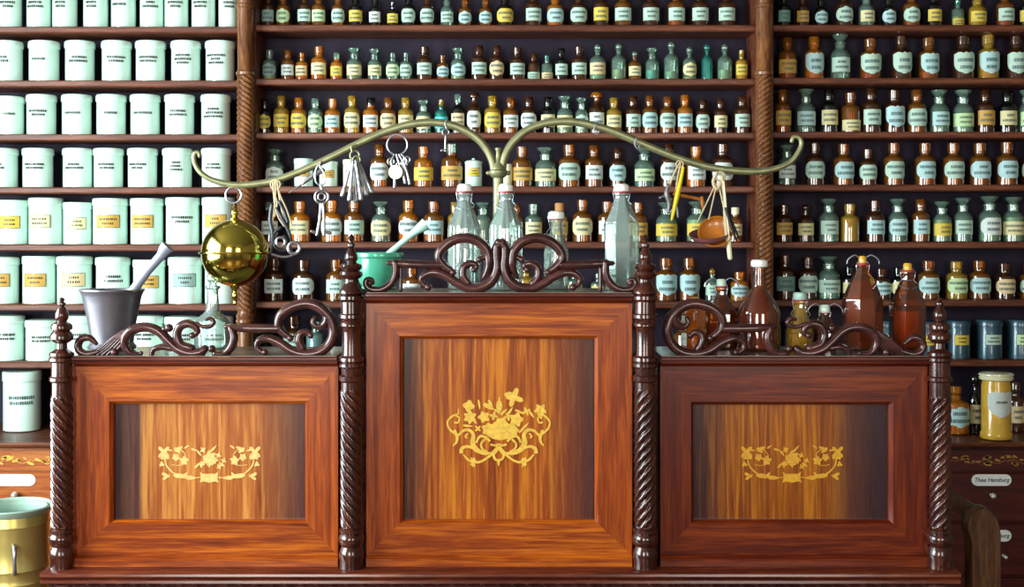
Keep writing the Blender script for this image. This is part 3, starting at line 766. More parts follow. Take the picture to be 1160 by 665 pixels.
def inklines(b, c, R, zc, hz, halfang, mi, rot, rnd, lines=2, weight=1.0):
    """rows of small dark letter strokes, too small in the photo to be read"""
    for ln in range(lines):
        z = zc + (hz * .42 * (lines - 1) / 2 - hz * .42 * ln) * 1.7
        w = halfang * rnd.uniform(.35, .72); st = -w + rnd.uniform(-.1, .1) * halfang
        a = st
        while a < w:
            lw = rnd.uniform(.05, .09)
            h = hz * .17 * weight
            for q in range(2):
                vs = []
                for aa, zz_ in ((a, z - h), (a + lw, z - h), (a + lw, z + h), (a, z + h)):
                    an = FACE + rot + aa
                    vs.append((c[0] + R * math.cos(an), c[1] + R * math.sin(an), c[2] + zz_))
                if q == 0: b.add(vs, [(0, 1, 2, 3)], mi)
            a += lw + rnd.uniform(.03, .06)
def lip(p, z, r): return [(r * .92, z - .002), (r, z), (r * .92, z + .002)]
def bottle_profiles(style, w, h):
    R = w / 2
    if style == 'F':      # wide mouth with flared flat stopper
        nr, sh, nk = .52 * R, .60 * h, .78 * h
        body = [(R * .9, 0), (R, .012 * h), (R, sh - .06 * h), (R * .92, sh - .01 * h), (R * .72, sh + .05 * h), (nr, sh + .09 * h), (nr, nk), (nr * 1.15, nk + .01 * h), (nr * 1.15, nk + .035 * h)]
        st = [(nr * .85, nk + .03 * h), (nr * .8, nk + .07 * h), (nr * 1.1, .89 * h), (nr * 1.55, .95 * h), (nr * 1.6, .985 * h), (nr * 1.4, h)]
    elif style == 'B':    # narrow neck with ball stopper
        nr, sh, nk = .30 * R, .60 * h, .80 * h
        body = [(R * .9, 0), (R, .012 * h), (R, sh - .06 * h), (R * .9, sh), (R * .6, sh + .06 * h), (nr, sh + .11 * h), (nr, nk - .02 * h), (nr * 1.5, nk), (nr * 1.5, nk + .02 * h)]
        br = .1 * h
        st = [(nr * .8, nk + .01 * h)] + [(br * max(.3, math.sin(PI * k / 8)), h - br * 2 + br * (1 - math.cos(PI * k / 8))) for k in range(1, 8)] + [(br * .2, h)]
    elif style == 'M':    # mushroom stopper
        nr, sh, nk = .42 * R, .62 * h, .80 * h
        body = [(R * .9, 0), (R, .012 * h), (R, sh - .05 * h), (R * .9, sh), (R * .6, sh + .05 * h), (nr, sh + .09 * h), (nr, nk)]
        st = [(nr * .8, nk), (nr * .8, nk + .05 * h), (R * .80, nk + .07 * h), (R * .82, nk + .11 * h), (R * .6, h - .02 * h), (R * .3, h)]
    elif style == 'S':    # small squat bottle with short stopper
        nr, sh, nk = .4 * R, .66 * h, .8 * h
        body = [(R * .9, 0), (R, .012 * h), (R, sh - .04 * h), (R * .85, sh + .01 * h), (nr, sh + .06 * h), (nr, nk), (nr * 1.2, nk + .02 * h)]
        st = [(nr * .8, nk + .02 * h), (nr * 1.1, nk + .05 * h), (nr * 1.1, h - .01 * h), (nr * .8, h)]
    else:                 # 'N' ordinary bottle with flat cylindrical stopper
        nr, sh, nk = .46 * R, .64 * h, .755 * h
        body = [(R * .9, 0), (R, .012 * h), (R, sh - .05 * h), (R * .95, sh - .005 * h), (R * .8, sh + .035 * h), (nr * 1.1, sh + .065 * h), (nr, sh + .085 * h), (nr, nk), (nr * 1.22, nk + .008 * h), (nr * 1.22, nk + .03 * h)]
        st = [(nr * .9, nk + .025 * h), (nr * 1.1, nk + .04 * h), (nr * 1.22, nk + .05 * h), (nr * 1.26, h - .02 * h), (nr * 1.1, h)]
    return body, st, sh
CWORD = {'amber': 'amber', 'dark': 'dark brown', 'orange': 'orange', 'yellow': 'yellow', 'clear': 'clear', 'teal': 'teal', 'green': 'dark green'}
LWORD = {'mint': 'pale mint', 'white': 'white', 'cream': 'cream', 'yellow': 'yellow', 'ochre': 'ochre', 'blue': 'pale blue', 'peach': 'peach', 'green': 'pale green', 'grey': 'grey', 'cyan': 'cyan', 'dimmint': 'dull mint'}
SWORD = {'rect': 'square', 'round': 'round', 'oval': 'rounded', 'shield': 'shield', 'low': 'low', 'wide': 'banded'}
def bottle(bay, row, idx, n, x, w, top, style, gcol, lshape, lcol, cont=None, lvl=.5, ly=None, base=None, d=4.435, zb=None, labeltext=None, group=None, stopcol=None):
    rnd = random.Random(int(x * 13 + row * 977))
    k = d / F
    z0 = zb if zb is not None else shz(bay, row)
    c = Vector((XW(x, d), d + CAMY, z0))
    W = w * k; H = ZW(top, d) - z0
    body, st, sh = bottle_profiles(style, W, H)
    o = MB().lathe(c, body, 20).build('glass_bottle', GL[gcol], origin=c)
    SM = GL.get(stopcol or gcol) or M.get(stopcol)
    MB().lathe(c, st, 14).build('stopper', SM, o)
    R = W / 2
    if cont:
        zt = sh * lvl
        MB().lathe(c, [(R * .82, .004), (R * .9, .008), (R * .9, zt - .001), (R * .86, zt)], 16).build('contents', liq(cont), o)
    if lshape:
        hy = {'rect': .52, 'round': .66, 'oval': .62, 'shield': .70, 'low': .40, 'wide': .5}[lshape] * sh
        mid = (ly if ly is not None else {'rect': .55, 'round': .55, 'oval': .56, 'shield': .56, 'low': .30, 'wide': .5}[lshape]) * sh
        rot = rnd.uniform(-.12, .12); ha = {'rect': 1.1, 'round': 1.25, 'oval': 1.3, 'shield': 1.2, 'low': 1.25, 'wide': 1.35}[lshape]
        lb = MB(); RR = R + .0006
        patch(lb, c, RR, mid - hy / 2, mid + hy / 2, ha, {'low': 'rect', 'wide': 'rect'}.get(lshape, lshape), 0, rot)
        inklines(lb, c, RR + .0005, mid, hy / 2, ha, 1, rot, rnd, 2)
        lb.build('paper_label', [LABM[lcol], M['ink_soft']], o)
    if labeltext is None:
        lw_ = 'no label' if not lshape else '%s %s label' % (SWORD[lshape], LWORD[lcol])
        pos = ORD[idx] + ' from left' if idx else 'leftmost'
        labeltext = '%s bottle, %s, %s, %s, %s' % (CWORD[gcol], lw_, pos, SHN[row], BAYN[bay])
    tag(o, labeltext, 'bottle', group or 'bottles on the %s of the %s' % (SHN[row], BAYN[bay]))
    return o
# x, width, top, style, glass, label shape, label colour[, contents, level]
Y_, O_, R_, T_, G_ = '#e8c030', '#e07818', '#a04020', '#30c8b8', '#c8d8a0'
B_, W_ = '#8a4a24', '#d8e4d8'
ROWS = {
('C', 0): [(304, 15, -7, 'N', 'dark', 'rect', 'grey'), (321, 16, -6, 'N', 'amber', 'round', 'green'), (345, 16, -8, 'N', 'dark', 'rect', 'mint'), (361, 16, -7, 'N', 'amber', 'rect', 'green'), (383, 15, -6, 'N', 'amber', 'oval', 'mint'),
  (403, 16, -6, 'N', 'green', 'rect', 'yellow'), (425, 14, -3, 'N', 'green', 'rect', 'white'), (445, 13, 2, 'S', 'green', 'rect', 'yellow'), (463, 16, -6, 'N', 'green', 'oval', 'mint'), (484, 16, -6, 'N', 'dark', 'oval', 'mint'),
  (506.5, 15, -5, 'F', 'clear', 'rect', 'mint'), (527, 15, -1, 'N', 'amber', 'round', 'blue'), (550, 15, -1, 'N', 'amber', 'round', 'blue'), (572, 19, -6, 'N', 'green', 'oval', 'yellow'), (604, 19, -10, 'N', 'dark', 'rect', 'mint', '#7a7a30', .3),
  (629, 19, -6, 'N', 'orange', 'oval', 'blue', O_, .5), (655.5, 19, -8, 'N', 'dark', 'oval', 'mint'), (681, 18, -12, 'N', 'dark', 'rect', 'yellow'), (706, 20, -11, 'N', 'amber', 'rect', 'mint'), (737, 20, -11, 'N', 'dark', 'rect', 'mint'),
  (766, 20, -11, 'N', 'amber', 'rect', 'mint', Y_, .3), (793, 20, -11, 'N', 'dark', 'rect', 'mint'), (823, 20, -11, 'N', 'dark', 'rect', 'mint')],
('C', 1): [(305.5, 16, 57, 'N', 'clear', 'round', 'grey', Y_, .3), (326, 15, 57, 'N', 'amber', 'rect', 'white'), (342, 14, 60, 'S', 'orange', 'rect', 'peach', O_, .4), (361.5, 18, 53, 'N', 'orange', 'rect', 'cream', O_, .5), (381.5, 14, 60, 'N', 'orange', 'rect', 'yellow', O_, .7, 'clear'),
  (401.5, 18, 55, 'F', 'clear', 'rect', 'cream', '#c8a040', .8), (424.5, 16, 56, 'F', 'clear', 'rect', 'cream'), (445, 15, 60, 'S', 'clear', 'oval', 'green'), (460, 14, 60, 'S', 'clear', 'oval', 'mint'), (481, 18, 53, 'N', 'dark', 'rect', 'mint'),
  (501.5, 14, 63, 'S', 'amber', 'round', 'blue', Y_, .3), (519, 17, 55, 'F', 'clear', 'round', 'blue', Y_, .3), (542.5, 18, 52, 'N', 'dark', 'rect', 'mint'), (562.5, 17, 52, 'N', 'dark', 'round', 'peach'), (586, 18, 54, 'N', 'dark', 'rect', 'mint'),
  (604.7, 14, 61, 'N', 'dark', 'low', 'mint'), (619.7, 13, 63, 'S', 'clear', 'low', 'peach', '#c8b040', .5, 'teal'), (636, 15, 55, 'N', 'green', 'rect', 'mint'), (656, 18, 53, 'N', 'dark', 'rect', 'mint'), (677, 19, 50, 'B', 'clear', 'rect', 'peach', G_, .5),
  (701, 17, 49, 'B', 'clear', None, None, '#c8c080', .5), (719, 15, 58, 'B', 'amber', 'rect', 'cream', None, .5, 'clear'), (739, 16, 55, 'F', 'clear', None, None, T_, .55), (760.5, 17, 47, 'B', 'clear', None, None, '#a8c8a0', .4), (781, 16, 53, 'B', 'clear', 'round', 'cream', Y_, .2),
  (801, 13, 50, 'B', 'teal', None, None), (821, 17, 50, 'B', 'clear', None, None, '#c0d0a0', .5), (840, 14, 57, 'S', 'yellow', 'rect', 'yellow', '#e8dc20', .95)],
('C', 2): [(300, 15, 113, 'N', 'green', 'round', 'yellow'), (318.6, 18, 109, 'N', 'yellow', 'rect', 'yellow'), (338.7, 18, 111, 'N', 'orange', 'oval', 'yellow', Y_, .8), (357.4, 17, 112, 'N', 'clear', 'round', 'green', G_, .2), (377, 18, 112, 'N', 'orange', 'rect', 'blue', O_, .5),
  (399, 18, 109, 'N', 'yellow', 'oval', 'cream'), (420, 18, 111, 'N', 'orange', 'rect', 'white', O_, .5, 'green'), (439.7, 18, 111, 'N', 'amber', 'oval', 'peach'), (459.7, 18, 111, 'N', 'yellow', 'rect', 'cream'), (480, 18, 114, 'F', 'clear', 'oval', 'peach'),
  (500, 15, 113, 'S', 'teal', 'wide', 'cyan', T_, .9, 'yellow'), (519, 16, 107, 'N', 'green', 'rect', 'peach', None, .5, 'clear'), (537, 16, 104, 'M', 'dark', 'oval', 'white'), (558, 19, 109, 'N', 'yellow', 'oval', 'yellow', '#a87820', .8), (578.5, 18, 111, 'N', 'amber', 'rect', 'white'),
  (599, 18, 110, 'N', 'dark', 'oval', 'white'), (621, 17, 110, 'N', 'green', 'rect', 'cream', '#a87820', .5), (640, 19, 109, 'F', 'clear', 'rect', 'cream', '#e0c878', .8), (659, 16, 111, 'F', 'clear', 'round', 'mint', '#e0dcb0', .3), (676, 18, 104, 'M', 'dark', 'rect', 'white', None, .5, 'orange'),
  (695.6, 18, 111, 'N', 'yellow', 'rect', 'cream', '#b08030', .5), (717, 18, 109, 'N', 'dark', 'rect', 'mint'), (736, 18, 109, 'N', 'amber', 'oval', 'blue', '#b86a3a', .5), (756, 18, 110, 'N', 'amber', 'oval', 'mint', '#c87a3a', .5), (776, 18, 108, 'N', 'orange', 'rect', 'blue', O_, .5),
  (796, 16, 113, 'N', 'dark', 'oval', 'mint'), (816, 16, 112, 'N', 'dark', 'rect', 'cream'), (840.5, 19, 109, 'N', 'dark', 'rect', 'mint', R_, .4)],
('C', 3): [(311.5, 21, 169, 'F', 'clear', 'round', 'white'), (430, 21, 164, 'N', 'amber', 'oval', 'white'), (480, 22, 166, 'N', 'orange', 'wide', 'yellow', '#c87828', .5), (512, 24, 163, 'N', 'amber', 'wide', 'ochre', '#a86a30', .6, 'clear'),
  (591.5, 23, 166, 'N', 'amber', 'wide', 'ochre', '#a86828', .5), (618, 24, 167, 'F', 'clear', 'wide', 'cream'), (645, 25, 164, 'N', 'amber', 'oval', 'mint'), (673, 21, 165, 'N', 'amber', 'rect', 'white', '#a87030', .4), (699.7, 19, 168, 'N', 'dark', 'oval', 'blue'),
  (730, 23, 167, 'F', 'clear', 'wide', 'green', '#4a7080', .35), (757.5, 20, 163, 'N', 'dark', 'oval', 'white'), (788.5, 22, 166, 'N', 'orange', 'rect', 'white', O_, .55), (818.6, 24, 163, 'N', 'dark', 'oval', 'white')],
('C', 4): [(306, 20, 229, 'N', 'dark', 'rect', 'white', None, .5, 'clear'), (340, 24, 228, 'N', 'orange', 'rect', 'cream', '#f0a818', .85), (376, 24, 227, 'N', 'orange', 'oval', 'white'), (401.5, 24, 227, 'N', 'amber', 'rect', 'mint'), (432, 23, 228, 'F', 'clear', 'oval', 'cream', '#c89838', .9),
  (463, 23, 227, 'N', 'orange', 'round', 'white', '#e89020', .4), (491.5, 24, 228, 'N', 'amber', 'rect', 'blue', '#f0d410', .35), (515, 16, 229, 'N', 'yellow', None, None, '#b0a020', .6), (547.5, 21, 229, 'F', 'clear', None, None, '#a08060', .9), (585, 16, 231, 'N', 'amber', 'rect', 'white'), (604.5, 20, 231, 'N', 'clear', 'rect', 'cream'),
  (634, 19, 230, 'N', 'yellow', 'rect', 'ochre', '#b08a30', .8, 'cork'), (660, 23, 226, 'N', 'amber', 'oval', 'cream'), (688, 22, 228, 'N', 'amber', 'rect', 'white'), (723, 21, 229, 'N', 'amber', 'wide', 'ochre', '#8a6020', .9), (755, 24, 229, 'F', 'clear', 'wide', 'yellow', '#c8b050', .8),
  (790, 25, 228, 'F', 'clear', 'wide', 'yellow', '#dcd8a0', .9), (833, 16, 235, 'N', 'amber', 'rect', 'peach', None, .5, 'cream')],
('C', 5): [(311, 23, 293, 'N', 'dark', 'rect', 'white'), (344, 25, 294, 'N', 'dark', 'oval', 'white'), (381, 23, 294, 'N', 'amber', 'rect', 'mint'), (467, 23, 303, 'N', 'amber', 'rect', 'white'), (596, 23, 302, 'S', 'yellow', None, None, Y_, .9), (651, 20, 306, 'S', 'clear', None, None, Y_, .8), (678, 18, 310, 'S', 'clear', 'rect', 'yellow', '#d8b840', .9),
  (754.5, 25, 292, 'N', 'amber', 'shield', 'blue', '#b06820', .3), (781, 24, 292, 'N', 'amber', 'shield', 'blue', '#d87820', .3), (807, 17, 304, 'B', 'clear', 'rect', 'mint', None, .5, 'yellow'), (838, 21, 308, 'N', 'orange', 'round', 'blue')],
('C', 6): [(303, 22, 372, 'S', 'green', None, None), (333, 24, 358, 'N', 'dark', 'rect', 'mint'), (358, 23, 364, 'S', 'clear', None, None, '#4c86b0', .95), (775, 24, 362, 'N', 'amber', None, None), (806, 24, 362, 'N', 'dark', 'rect', 'cream')],
('R', 0): [(887.7, 15, -6, 'N', 'green', 'rect', 'dimmint'), (909, 15, -5, 'N', 'dark', 'rect', 'ochre'), (930, 15, -2, 'N', 'green', 'round', 'blue'), (956, 20, -10, 'N', 'dark', 'round', 'mint', None, .5), (981.5, 18, -8, 'F', 'clear', 'rect', 'cream'), (1006.6, 16, -4, 'N', 'green', 'round', 'blue'), (1032.5, 19, -9, 'N', 'amber', 'round', 'mint', '#c88828', .3),
  (1058, 17, -8, 'N', 'green', 'rect', 'yellow'), (1085, 14, 0, 'S', 'clear', 'low', 'yellow', Y_, .6, 'teal'), (1107, 20, -6, 'F', 'yellow', 'rect', 'yellow', '#b8b840', .8), (1138.5, 20, -10, 'N', 'amber', 'rect', 'mint', '#d84818', .35), (1162, 16, -6, 'N', 'green', 'rect', 'yellow')],
('R', 1): [(892, 20, 43, 'N', 'amber', 'wide', 'ochre', '#c89028', .3), (922, 22, 42, 'N', 'orange', 'shield', 'blue', O_, .3), (952, 22, 39, 'F', 'clear', 'rect', 'mint'), (986, 24, 44, 'N', 'amber', 'shield', 'mint', '#d85018', .25), (1021, 23, 41, 'N', 'dark', 'shield', 'mint', '#8a4a44', .3), (1052, 23, 43, 'N', 'amber', 'shield', 'blue', '#e8b028', .3),
  (1091, 24, 41, 'N', 'dark', 'shield', 'mint', '#8a4a44', .3), (1119.5, 24, 40, 'N', 'yellow', 'shield', 'blue', '#d8a020', .9), (1151, 23, 41, 'N', 'dark', 'shield', 'mint')],
('R', 2): [(886.6, 19, 102, 'N', 'amber', 'rect', 'ochre', '#e08a18', .35), (913, 22, 101, 'F', 'clear', 'rect', 'blue'), (939, 20, 101, 'N', 'green', 'rect', 'cream'), (963.5, 22, 105, 'N', 'amber', 'low', 'cream'), (986.7, 22, 100, 'N', 'dark', 'rect', 'mint'), (1013, 23, 102, 'N', 'dark', 'shield', 'blue'), (1038.5, 22, 102, 'N', 'amber', 'oval', 'mint'),
  (1064, 22, 102, 'F', 'clear', 'rect', 'blue'), (1091, 23, 102, 'F', 'clear', 'wide', 'green', '#b0d0a8', .3), (1116, 21, 102, 'N', 'dark', 'rect', 'ochre', '#8a5a48', .8), (1141, 21, 103, 'N', 'green', 'rect', 'cream'), (1163, 20, 102, 'F', 'clear', 'rect', 'green')],
('R', 3): [(891.5, 20, 164, 'F', 'clear', 'rect', 'white'), (923, 22, 162, 'N', 'dark', 'oval', 'mint'), (955.7, 23, 163, 'N', 'amber', 'oval', 'blue'), (983, 20, 169, 'N', 'dark', 'oval', 'mint'), (1012.6, 23, 162, 'N', 'amber', 'oval', 'mint'), (1048, 23, 162, 'N', 'amber', 'oval', 'blue'), (1080, 24, 162, 'N', 'amber', 'oval', 'mint'),
  (1110, 24, 162, 'N', 'amber', 'oval', 'blue'), (1140.6, 24, 161, 'N', 'amber', 'oval', 'blue'), (1168, 22, 163, 'N', 'dark', 'oval', 'mint')],
('R', 4): [(887.7, 20, 232, 'N', 'dark', 'rect', 'ochre'), (912.5, 19, 231, 'B', 'dark', 'rect', 'cream', R_, .3), (939, 22, 225, 'F', 'clear', 'rect', 'mint'), (962.7, 22, 231, 'N', 'yellow', None, None, '#b89030', .95), (991, 22, 227, 'N', 'dark', 'rect', 'blue'), (1017, 22, 225, 'F', 'clear', 'oval', 'blue', '#5a4a48', .3), (1043, 20, 226, 'N', 'amber', 'rect', 'blue', B_, .3),
  (1067, 21, 228, 'F', 'clear', 'wide', 'yellow', '#c8b860', .9), (1091, 21, 224, 'F', 'clear', 'rect', 'mint', '#5a7a98', .35), (1121, 25, 222, 'F', 'clear', 'oval', 'white', '#c0c8a0', .4), (1148, 24, 223, 'F', 'clear', 'wide', 'cream', '#c8cca0', .9)],
('R', 5): [(889, 23, 289, 'N', 'dark', 'rect', 'dimmint'), (915, 22, 291, 'N', 'dark', 'oval', 'mint'), (939, 25, 290, 'F', 'clear', 'wide', 'mint', '#b0d8c0', .35), (962.6, 20, 302, 'N', 'green', 'rect', 'cream'), (998.7, 21, 304, 'N', 'dark', 'round', 'blue'), (1018, 20, 303, 'N', 'green', 'oval', 'cream'), (1052, 24, 295, 'N', 'amber', 'oval', 'blue'),
  (1083.5, 24, 296, 'N', 'yellow', 'oval', 'green'), (1109.7, 24, 295, 'N', 'amber', 'oval', 'blue'), (1138, 23, 298, 'N', 'dark', 'oval', 'peach'), (1166, 22, 298, 'N', 'amber', 'oval', 'mint')],
}
JARS_C3 = [(344, 22, 180), (372, 21, 183), (397, 17, 181), (536.5, 20, 179)]
for (bay, row), items in ROWS.items():
    for i, it in enumerate(items):
        it = list(it) + [None] * (10 - len(it))
        x, w_, tp, stl, gc, ls, lc, cont, lvl, stc = it
        bottle(bay, row, i, len(items), x, w_, tp, stl, gc, ls, lc, cont, lvl or .5, stopcol=stc)

# ------------------------------------------------------------------ porcelain jars
def jar(x, w, top, z0, labeltext, group, kind='dome', rot=0.0, d=4.42, name='porcelain_jar', mat='porcelain', lab=None, ink=2, inkc='ink', hx=None):
    rnd = random.Random(int(x * 31 + top * 7))
    k = d / F; c = Vector((XW(x, d), d + CAMY, z0)); R = w * k / 2; H = ZW(top, d) - z0
    lh = {'dome': .19, 'flat': .16, 'knob': .22}[kind] * H
    b = MB().lathe(c, [(R * .93, 0), (R * .97, .0015), (R * .97, H - lh - .002), (R * .95, H - lh)], 32)
    o = b.build(name, M[mat], origin=c)
    z = H - lh
    if kind == 'dome': lp = [(R * .93, z - .0015), (R * 1.03, z), (R * 1.035, z + lh * .66), (R * .98, z + lh * .86), (R * .7, z + lh * .97), (R * .3, H), (R * .02, H)]
    elif kind == 'knob': lp = [(R * .95, z), (R, z + .001), (R, z + lh * .4), (R * .8, z + lh * .6), (R * .2, z + lh * .68), (R * .15, z + lh * .78), (R * .25, z + lh * .9), (R * .1, H)]
    else: lp = [(R * .93, z - .0015), (R * 1.015, z), (R * 1.015, z + lh * .88), (R * .97, z + lh), (R * .02, z + lh)]
    MB().lathe(c, lp, 32).build('lid', M[mat], o)
    mid = H * .50
    if lab:
        hy = H * .26; ha = .66
        bb = MB(); patch(bb, c, R + .0002, mid - hy / 2 - .0014, mid + hy / 2 + .0014, ha + .04, 'rect', 1, rot)
        patch(bb, c, R + .0006, mid - hy / 2, mid + hy / 2, ha, 'rect', 0, rot)
        inklines(bb, c, R + .0010, mid, hy / 2, ha, 1, rot, rnd, 2, 1.0)
        bb.build('paper_label', [LABM[lab], M['ink']], o)
    elif ink:
        bb = MB(); inklines(bb, c, R + .0004, H * .53, H * .125, .95, 0, rot, rnd, ink, 1.3)
        bb.build('printed_lettering', M[inkc], o)
    return tag(o, labeltext, 'jar', group)
LJ = {
 0: [(11, 27, 2), (44, 27, 2), (73.5, 28, 2), (108.5, 28, 2), (140, 28, 1), (172, 27, 2), (200, 27, 2), (230.5, 27, 2), (259, 23, 2)],
 1: [(9, 33, 2), (50, 34, 1), (90.5, 33, 2), (132, 33, 2), (170.5, 33, 2), (210.5, 33, 3), (249.5, 33, 3)],
 2: [(11, 32, 1), (47, 33, 2), (87, 33, 1), (126, 33, 1), (164.5, 33, 1), (203.5, 33, 2), (244.5, 33, 3)],
 3: [(3, 34, 2), (43, 34, 2), (88, 33, 2), (123, 33, 2), (161.5, 33, 2), (201, 33, 3), (245, 33, 2)],
}
TOPJ = {0: -17, 1: 46.5, 2: 107, 3: 167.5}
for row, items in LJ.items():
    for i, (x, w_, nl) in enumerate(items):
        pos = ORD[i] + ' from left' if i else 'leftmost'
        jar(x, w_, TOPJ[row] + (2 if i == 0 and row == 2 else 0), shz('L', row), 'mint-white porcelain jar with %s of black lettering, %s, %s' % ({1: 'one line', 2: 'two lines', 3: 'three lines'}[nl], pos, SHN[row]),
            'white jars on the %s' % SHN[row], 'dome', random.Random(i * 7 + row).uniform(-.15, .25), ink=nl)
E5 = [(14, 35, 227, 'yellow', 0.15), (52, 38, 224.5, 'cream', -.1), (88, 32, 229.5, 'cream', .25), (125, 39, 225, 'ochre', .15), (166.5, 37, 225, 'ochre', -.05), (207, 38, 224, None, .2), (247.5, 37, 224, 'ochre', 0)]
F5 = [(3, 36, 290, 'ochre', .1), (44.5, 37, 290, 'ochre', .05), (84.5, 39, 289, 'peach', .25), (128, 38, 290, None, .35), (169, 36, 294, 'ochre', .2), (210, 38, 290, 'grey', .2), (250, 36, 291, None, .1)]
G5 = [(9, 36, 356, None, .3), (48, 37, 361, None, .25), (90, 36, 356, None, .3), (128, 34, 356, None, 0), (167, 37, 356, None, 0), (206, 38, 357, None, .2), (246, 36, 357, None, 0)]
for row, items in ((4, E5), (5, F5), (6, G5)):
    for i, (x, w_, tp, lb, rt) in enumerate(items):
        pos = ORD[i] + ' from left' if i else 'leftmost'
        kd = 'flat' if row == 4 or i in (1, 4) and row == 5 else 'dome'
        jar(x, w_, tp, shz('L', row), ('white porcelain jar with %s label, %s, %s' % (LWORD[lb] + ' framed', pos, SHN[row])) if lb else 'white porcelain jar with dark lettering and no framed label, %s, %s' % (pos, SHN[row]),
            'white jars on the %s' % SHN[row], kd, rt, lab=lb, d=4.425)
jar(25, 42, 420, CABZ, 'tall white porcelain jar alone on the cabinet top at the left edge', None or 'white jars on the cabinet', 'flat', .35, d=4.38, inkc='ink_soft')
for (x, w_, tp), kd, lb, tx in zip(JARS_C3, ('flat', 'flat', 'flat', 'knob'), ('ochre', 'ochre', None, 'yellow'),
        ('white porcelain jar with gold label on the fourth shelf, second from the left column', 'white porcelain jar with gold label behind the hanging hook and key',
         'cream jar partly hidden behind the bundle of hanging steel keys', 'white lidded jar with small knob left of the brass stand')):
    jar(x, w_, tp, shz('C', 3), tx, 'porcelain jars in the centre bay', kd, .1, lab=lb, mat='cream' if x == 397 else 'porcelain')
jar(573.5, 14, 186, shz('C', 3), 'narrow pale jar directly behind the brass stand on the fourth shelf', None, 'flat', mat='cream', ink=0)
# blue grey canisters, right bay
for x, w_, tp, lb, tx in ((905, 30, 363, 'cream', 'blue-grey canister behind the mint-capped bottle, seventh shelf of the right bay'), (1003, 28, 363, 'cream', 'dark blue-grey canister between the two brown swing-top bottles, seventh shelf'),
                         (1050, 26, 364, 'yellow', 'blue-grey canister with yellow label hidden beside the right desk post'), (1086, 26, 363, 'yellow', 'blue-grey canister with yellow label just right of the right desk post'),
                         (1121, 29, 362, 'mint', 'blue-grey canister with pale square label, second from the right edge'), (1156, 29, 362, 'green', 'blue-grey canister with pale green label cut by the right edge')):
    jar(x, w_, tp, shz('R', 6), tx, 'blue-grey canisters on the seventh shelf of the right bay', 'flat', 0, name='canister', mat='canister', lab=lb)
# bottles and the big jar on the right cabinet top
bottle('R', 6, 0, 1, 1083, 29, 437, 'S', 'orange', 'round', 'blue', '#e07818', .95, d=4.30, zb=CABZ, labeltext='squat orange bottle with round pale label on the right cabinet top', group='bottles on the right cabinet')
bottle('R', 6, 1, 1, 1105, 17, 423, 'B', 'green', 'rect', 'peach', None, d=4.30, zb=CABZ, labeltext='slim dark green bottle with cream label left of the ochre jar', group='bottles on the right cabinet')
bottle('R', 6, 2, 1, 1150, 20, 432, 'N', 'dark', 'rect', 'peach', B_, .6, d=4.34, zb=CABZ, labeltext='dark brown bottle with cream label right of the ochre jar', group='bottles on the right cabinet')
bottle('R', 6, 3, 1, 1171, 22, 432, 'N', 'orange', 'rect', 'cream', O_, .6, d=4.34, zb=CABZ, labeltext='orange bottle cut by the right edge on the right cabinet top', group='bottles on the right cabinet')
d = 4.19; k = d / F; c = Vector((XW(1128.5, d), d + CAMY, CABZ)); H = ZW(422, d) - CABZ; R = 18 * k
oj = MB().lathe(c, [(R * .92, 0), (R * .98, .004), (R * .98, .018), (R * .9, .024), (R * .9, H * .80), (R * .84, H * .86), (R * .84, H * .90)], 32).build('albarello_jar', M['ochrejar'], origin=c)
tag(oj, 'ochre-yellow glazed pharmacy jar with white shield label on right cabinet top', 'jar')
MB().lathe(c, [(R * .88, H * .88), (R * 1.02, H * .90), (R * 1.04, H * .935), (R * .98, H * .945), (R * 1.06, H * .965), (R * 1.05, H * .985), (R * .9, H), (R * .05, H)], 32).build('lid', M['cream'], oj)
lb = MB(); patch(lb, c, R * .9 + .0008, H * .34, H * .70, 1.0, 'shield', 0, .05); inklines(lb, c, R * .9 + .0012, H * .57, H * .05, .9, 1, .05, random.Random(3), 1, 2.2)
lb.build('painted_label', [LABM['white'], M['ink']], oj)

# ------------------------------------------------------------------ brass stand with two swan-neck arms
DS = 3.06; ks = DS / F
CT = ZW(332, 2.88) + .0012      # top of the centre section
ST = ZW(404, 2.88) + .0012      # tops of the side sections
c = P(564.5, 330, DS); c.z = CT
stand = empty('balance_stand', c, 'pale brass balance stand with two long swan-neck arms above the desk', 'stand')
zz = lambda y: ZW(y, DS) - CT
R = 6.2 * ks
MB().lathe(c, [(R * 1.75, 0), (R * 1.75, .006), (R * 1.4, .014), (R, .022), (R * .95, zz(202)), (R * 1.35, zz(200)), (R * 1.75, zz(197)), (R * 1.75, zz(194)), (R * 1.3, zz(192)), (R * 1.2, zz(188)), (R * .7, zz(184)), (R * .45, zz(172)), (R * .62, zz(170)), (R * .62, zz(168)), (R * .2, zz(167))], 24
           ).tube([P(553, 196, DS), P(576, 196, DS)], 2.6 * ks, 10, smooth=1).build('pole', M['brass_pale'], stand)
def arm(pts, r):
    MB().tube([P(x, y, DS) for x, y in pts], [q * ks for q in r], 12, smooth=4).build('arm', M['brass_pale'], stand)
ra = [(569, 194), (570, 183), (575, 170), (584, 158), (598, 147), (617, 140), (640, 137.5), (662, 140), (690, 147.5), (715, 157.5), (740, 168), (765, 178), (790, 186), (815, 191.5), (840, 194), (862, 194), (882, 190), (896, 183), (904, 173), (908, 163), (905, 156), (899, 155.5), (897, 160)]
arm(ra, [4.6] * 4 + [4.5] * 6 + [4.2] * 5 + [3.8, 3.4, 3.1, 3, 2.9, 2.8, 2.6, 2.4])
la = [(560, 194), (558, 183), (552, 170), (542, 158), (528, 148.5), (510, 141.5), (490, 138.8), (465, 141), (437, 149), (405, 163), (375, 178), (345, 192), (315, 203.5), (290, 208.5), (265, 209.5), (242, 204.5), (229, 197), (222, 188), (219.5, 179), (221, 173.5), (225, 173), (226, 177)]
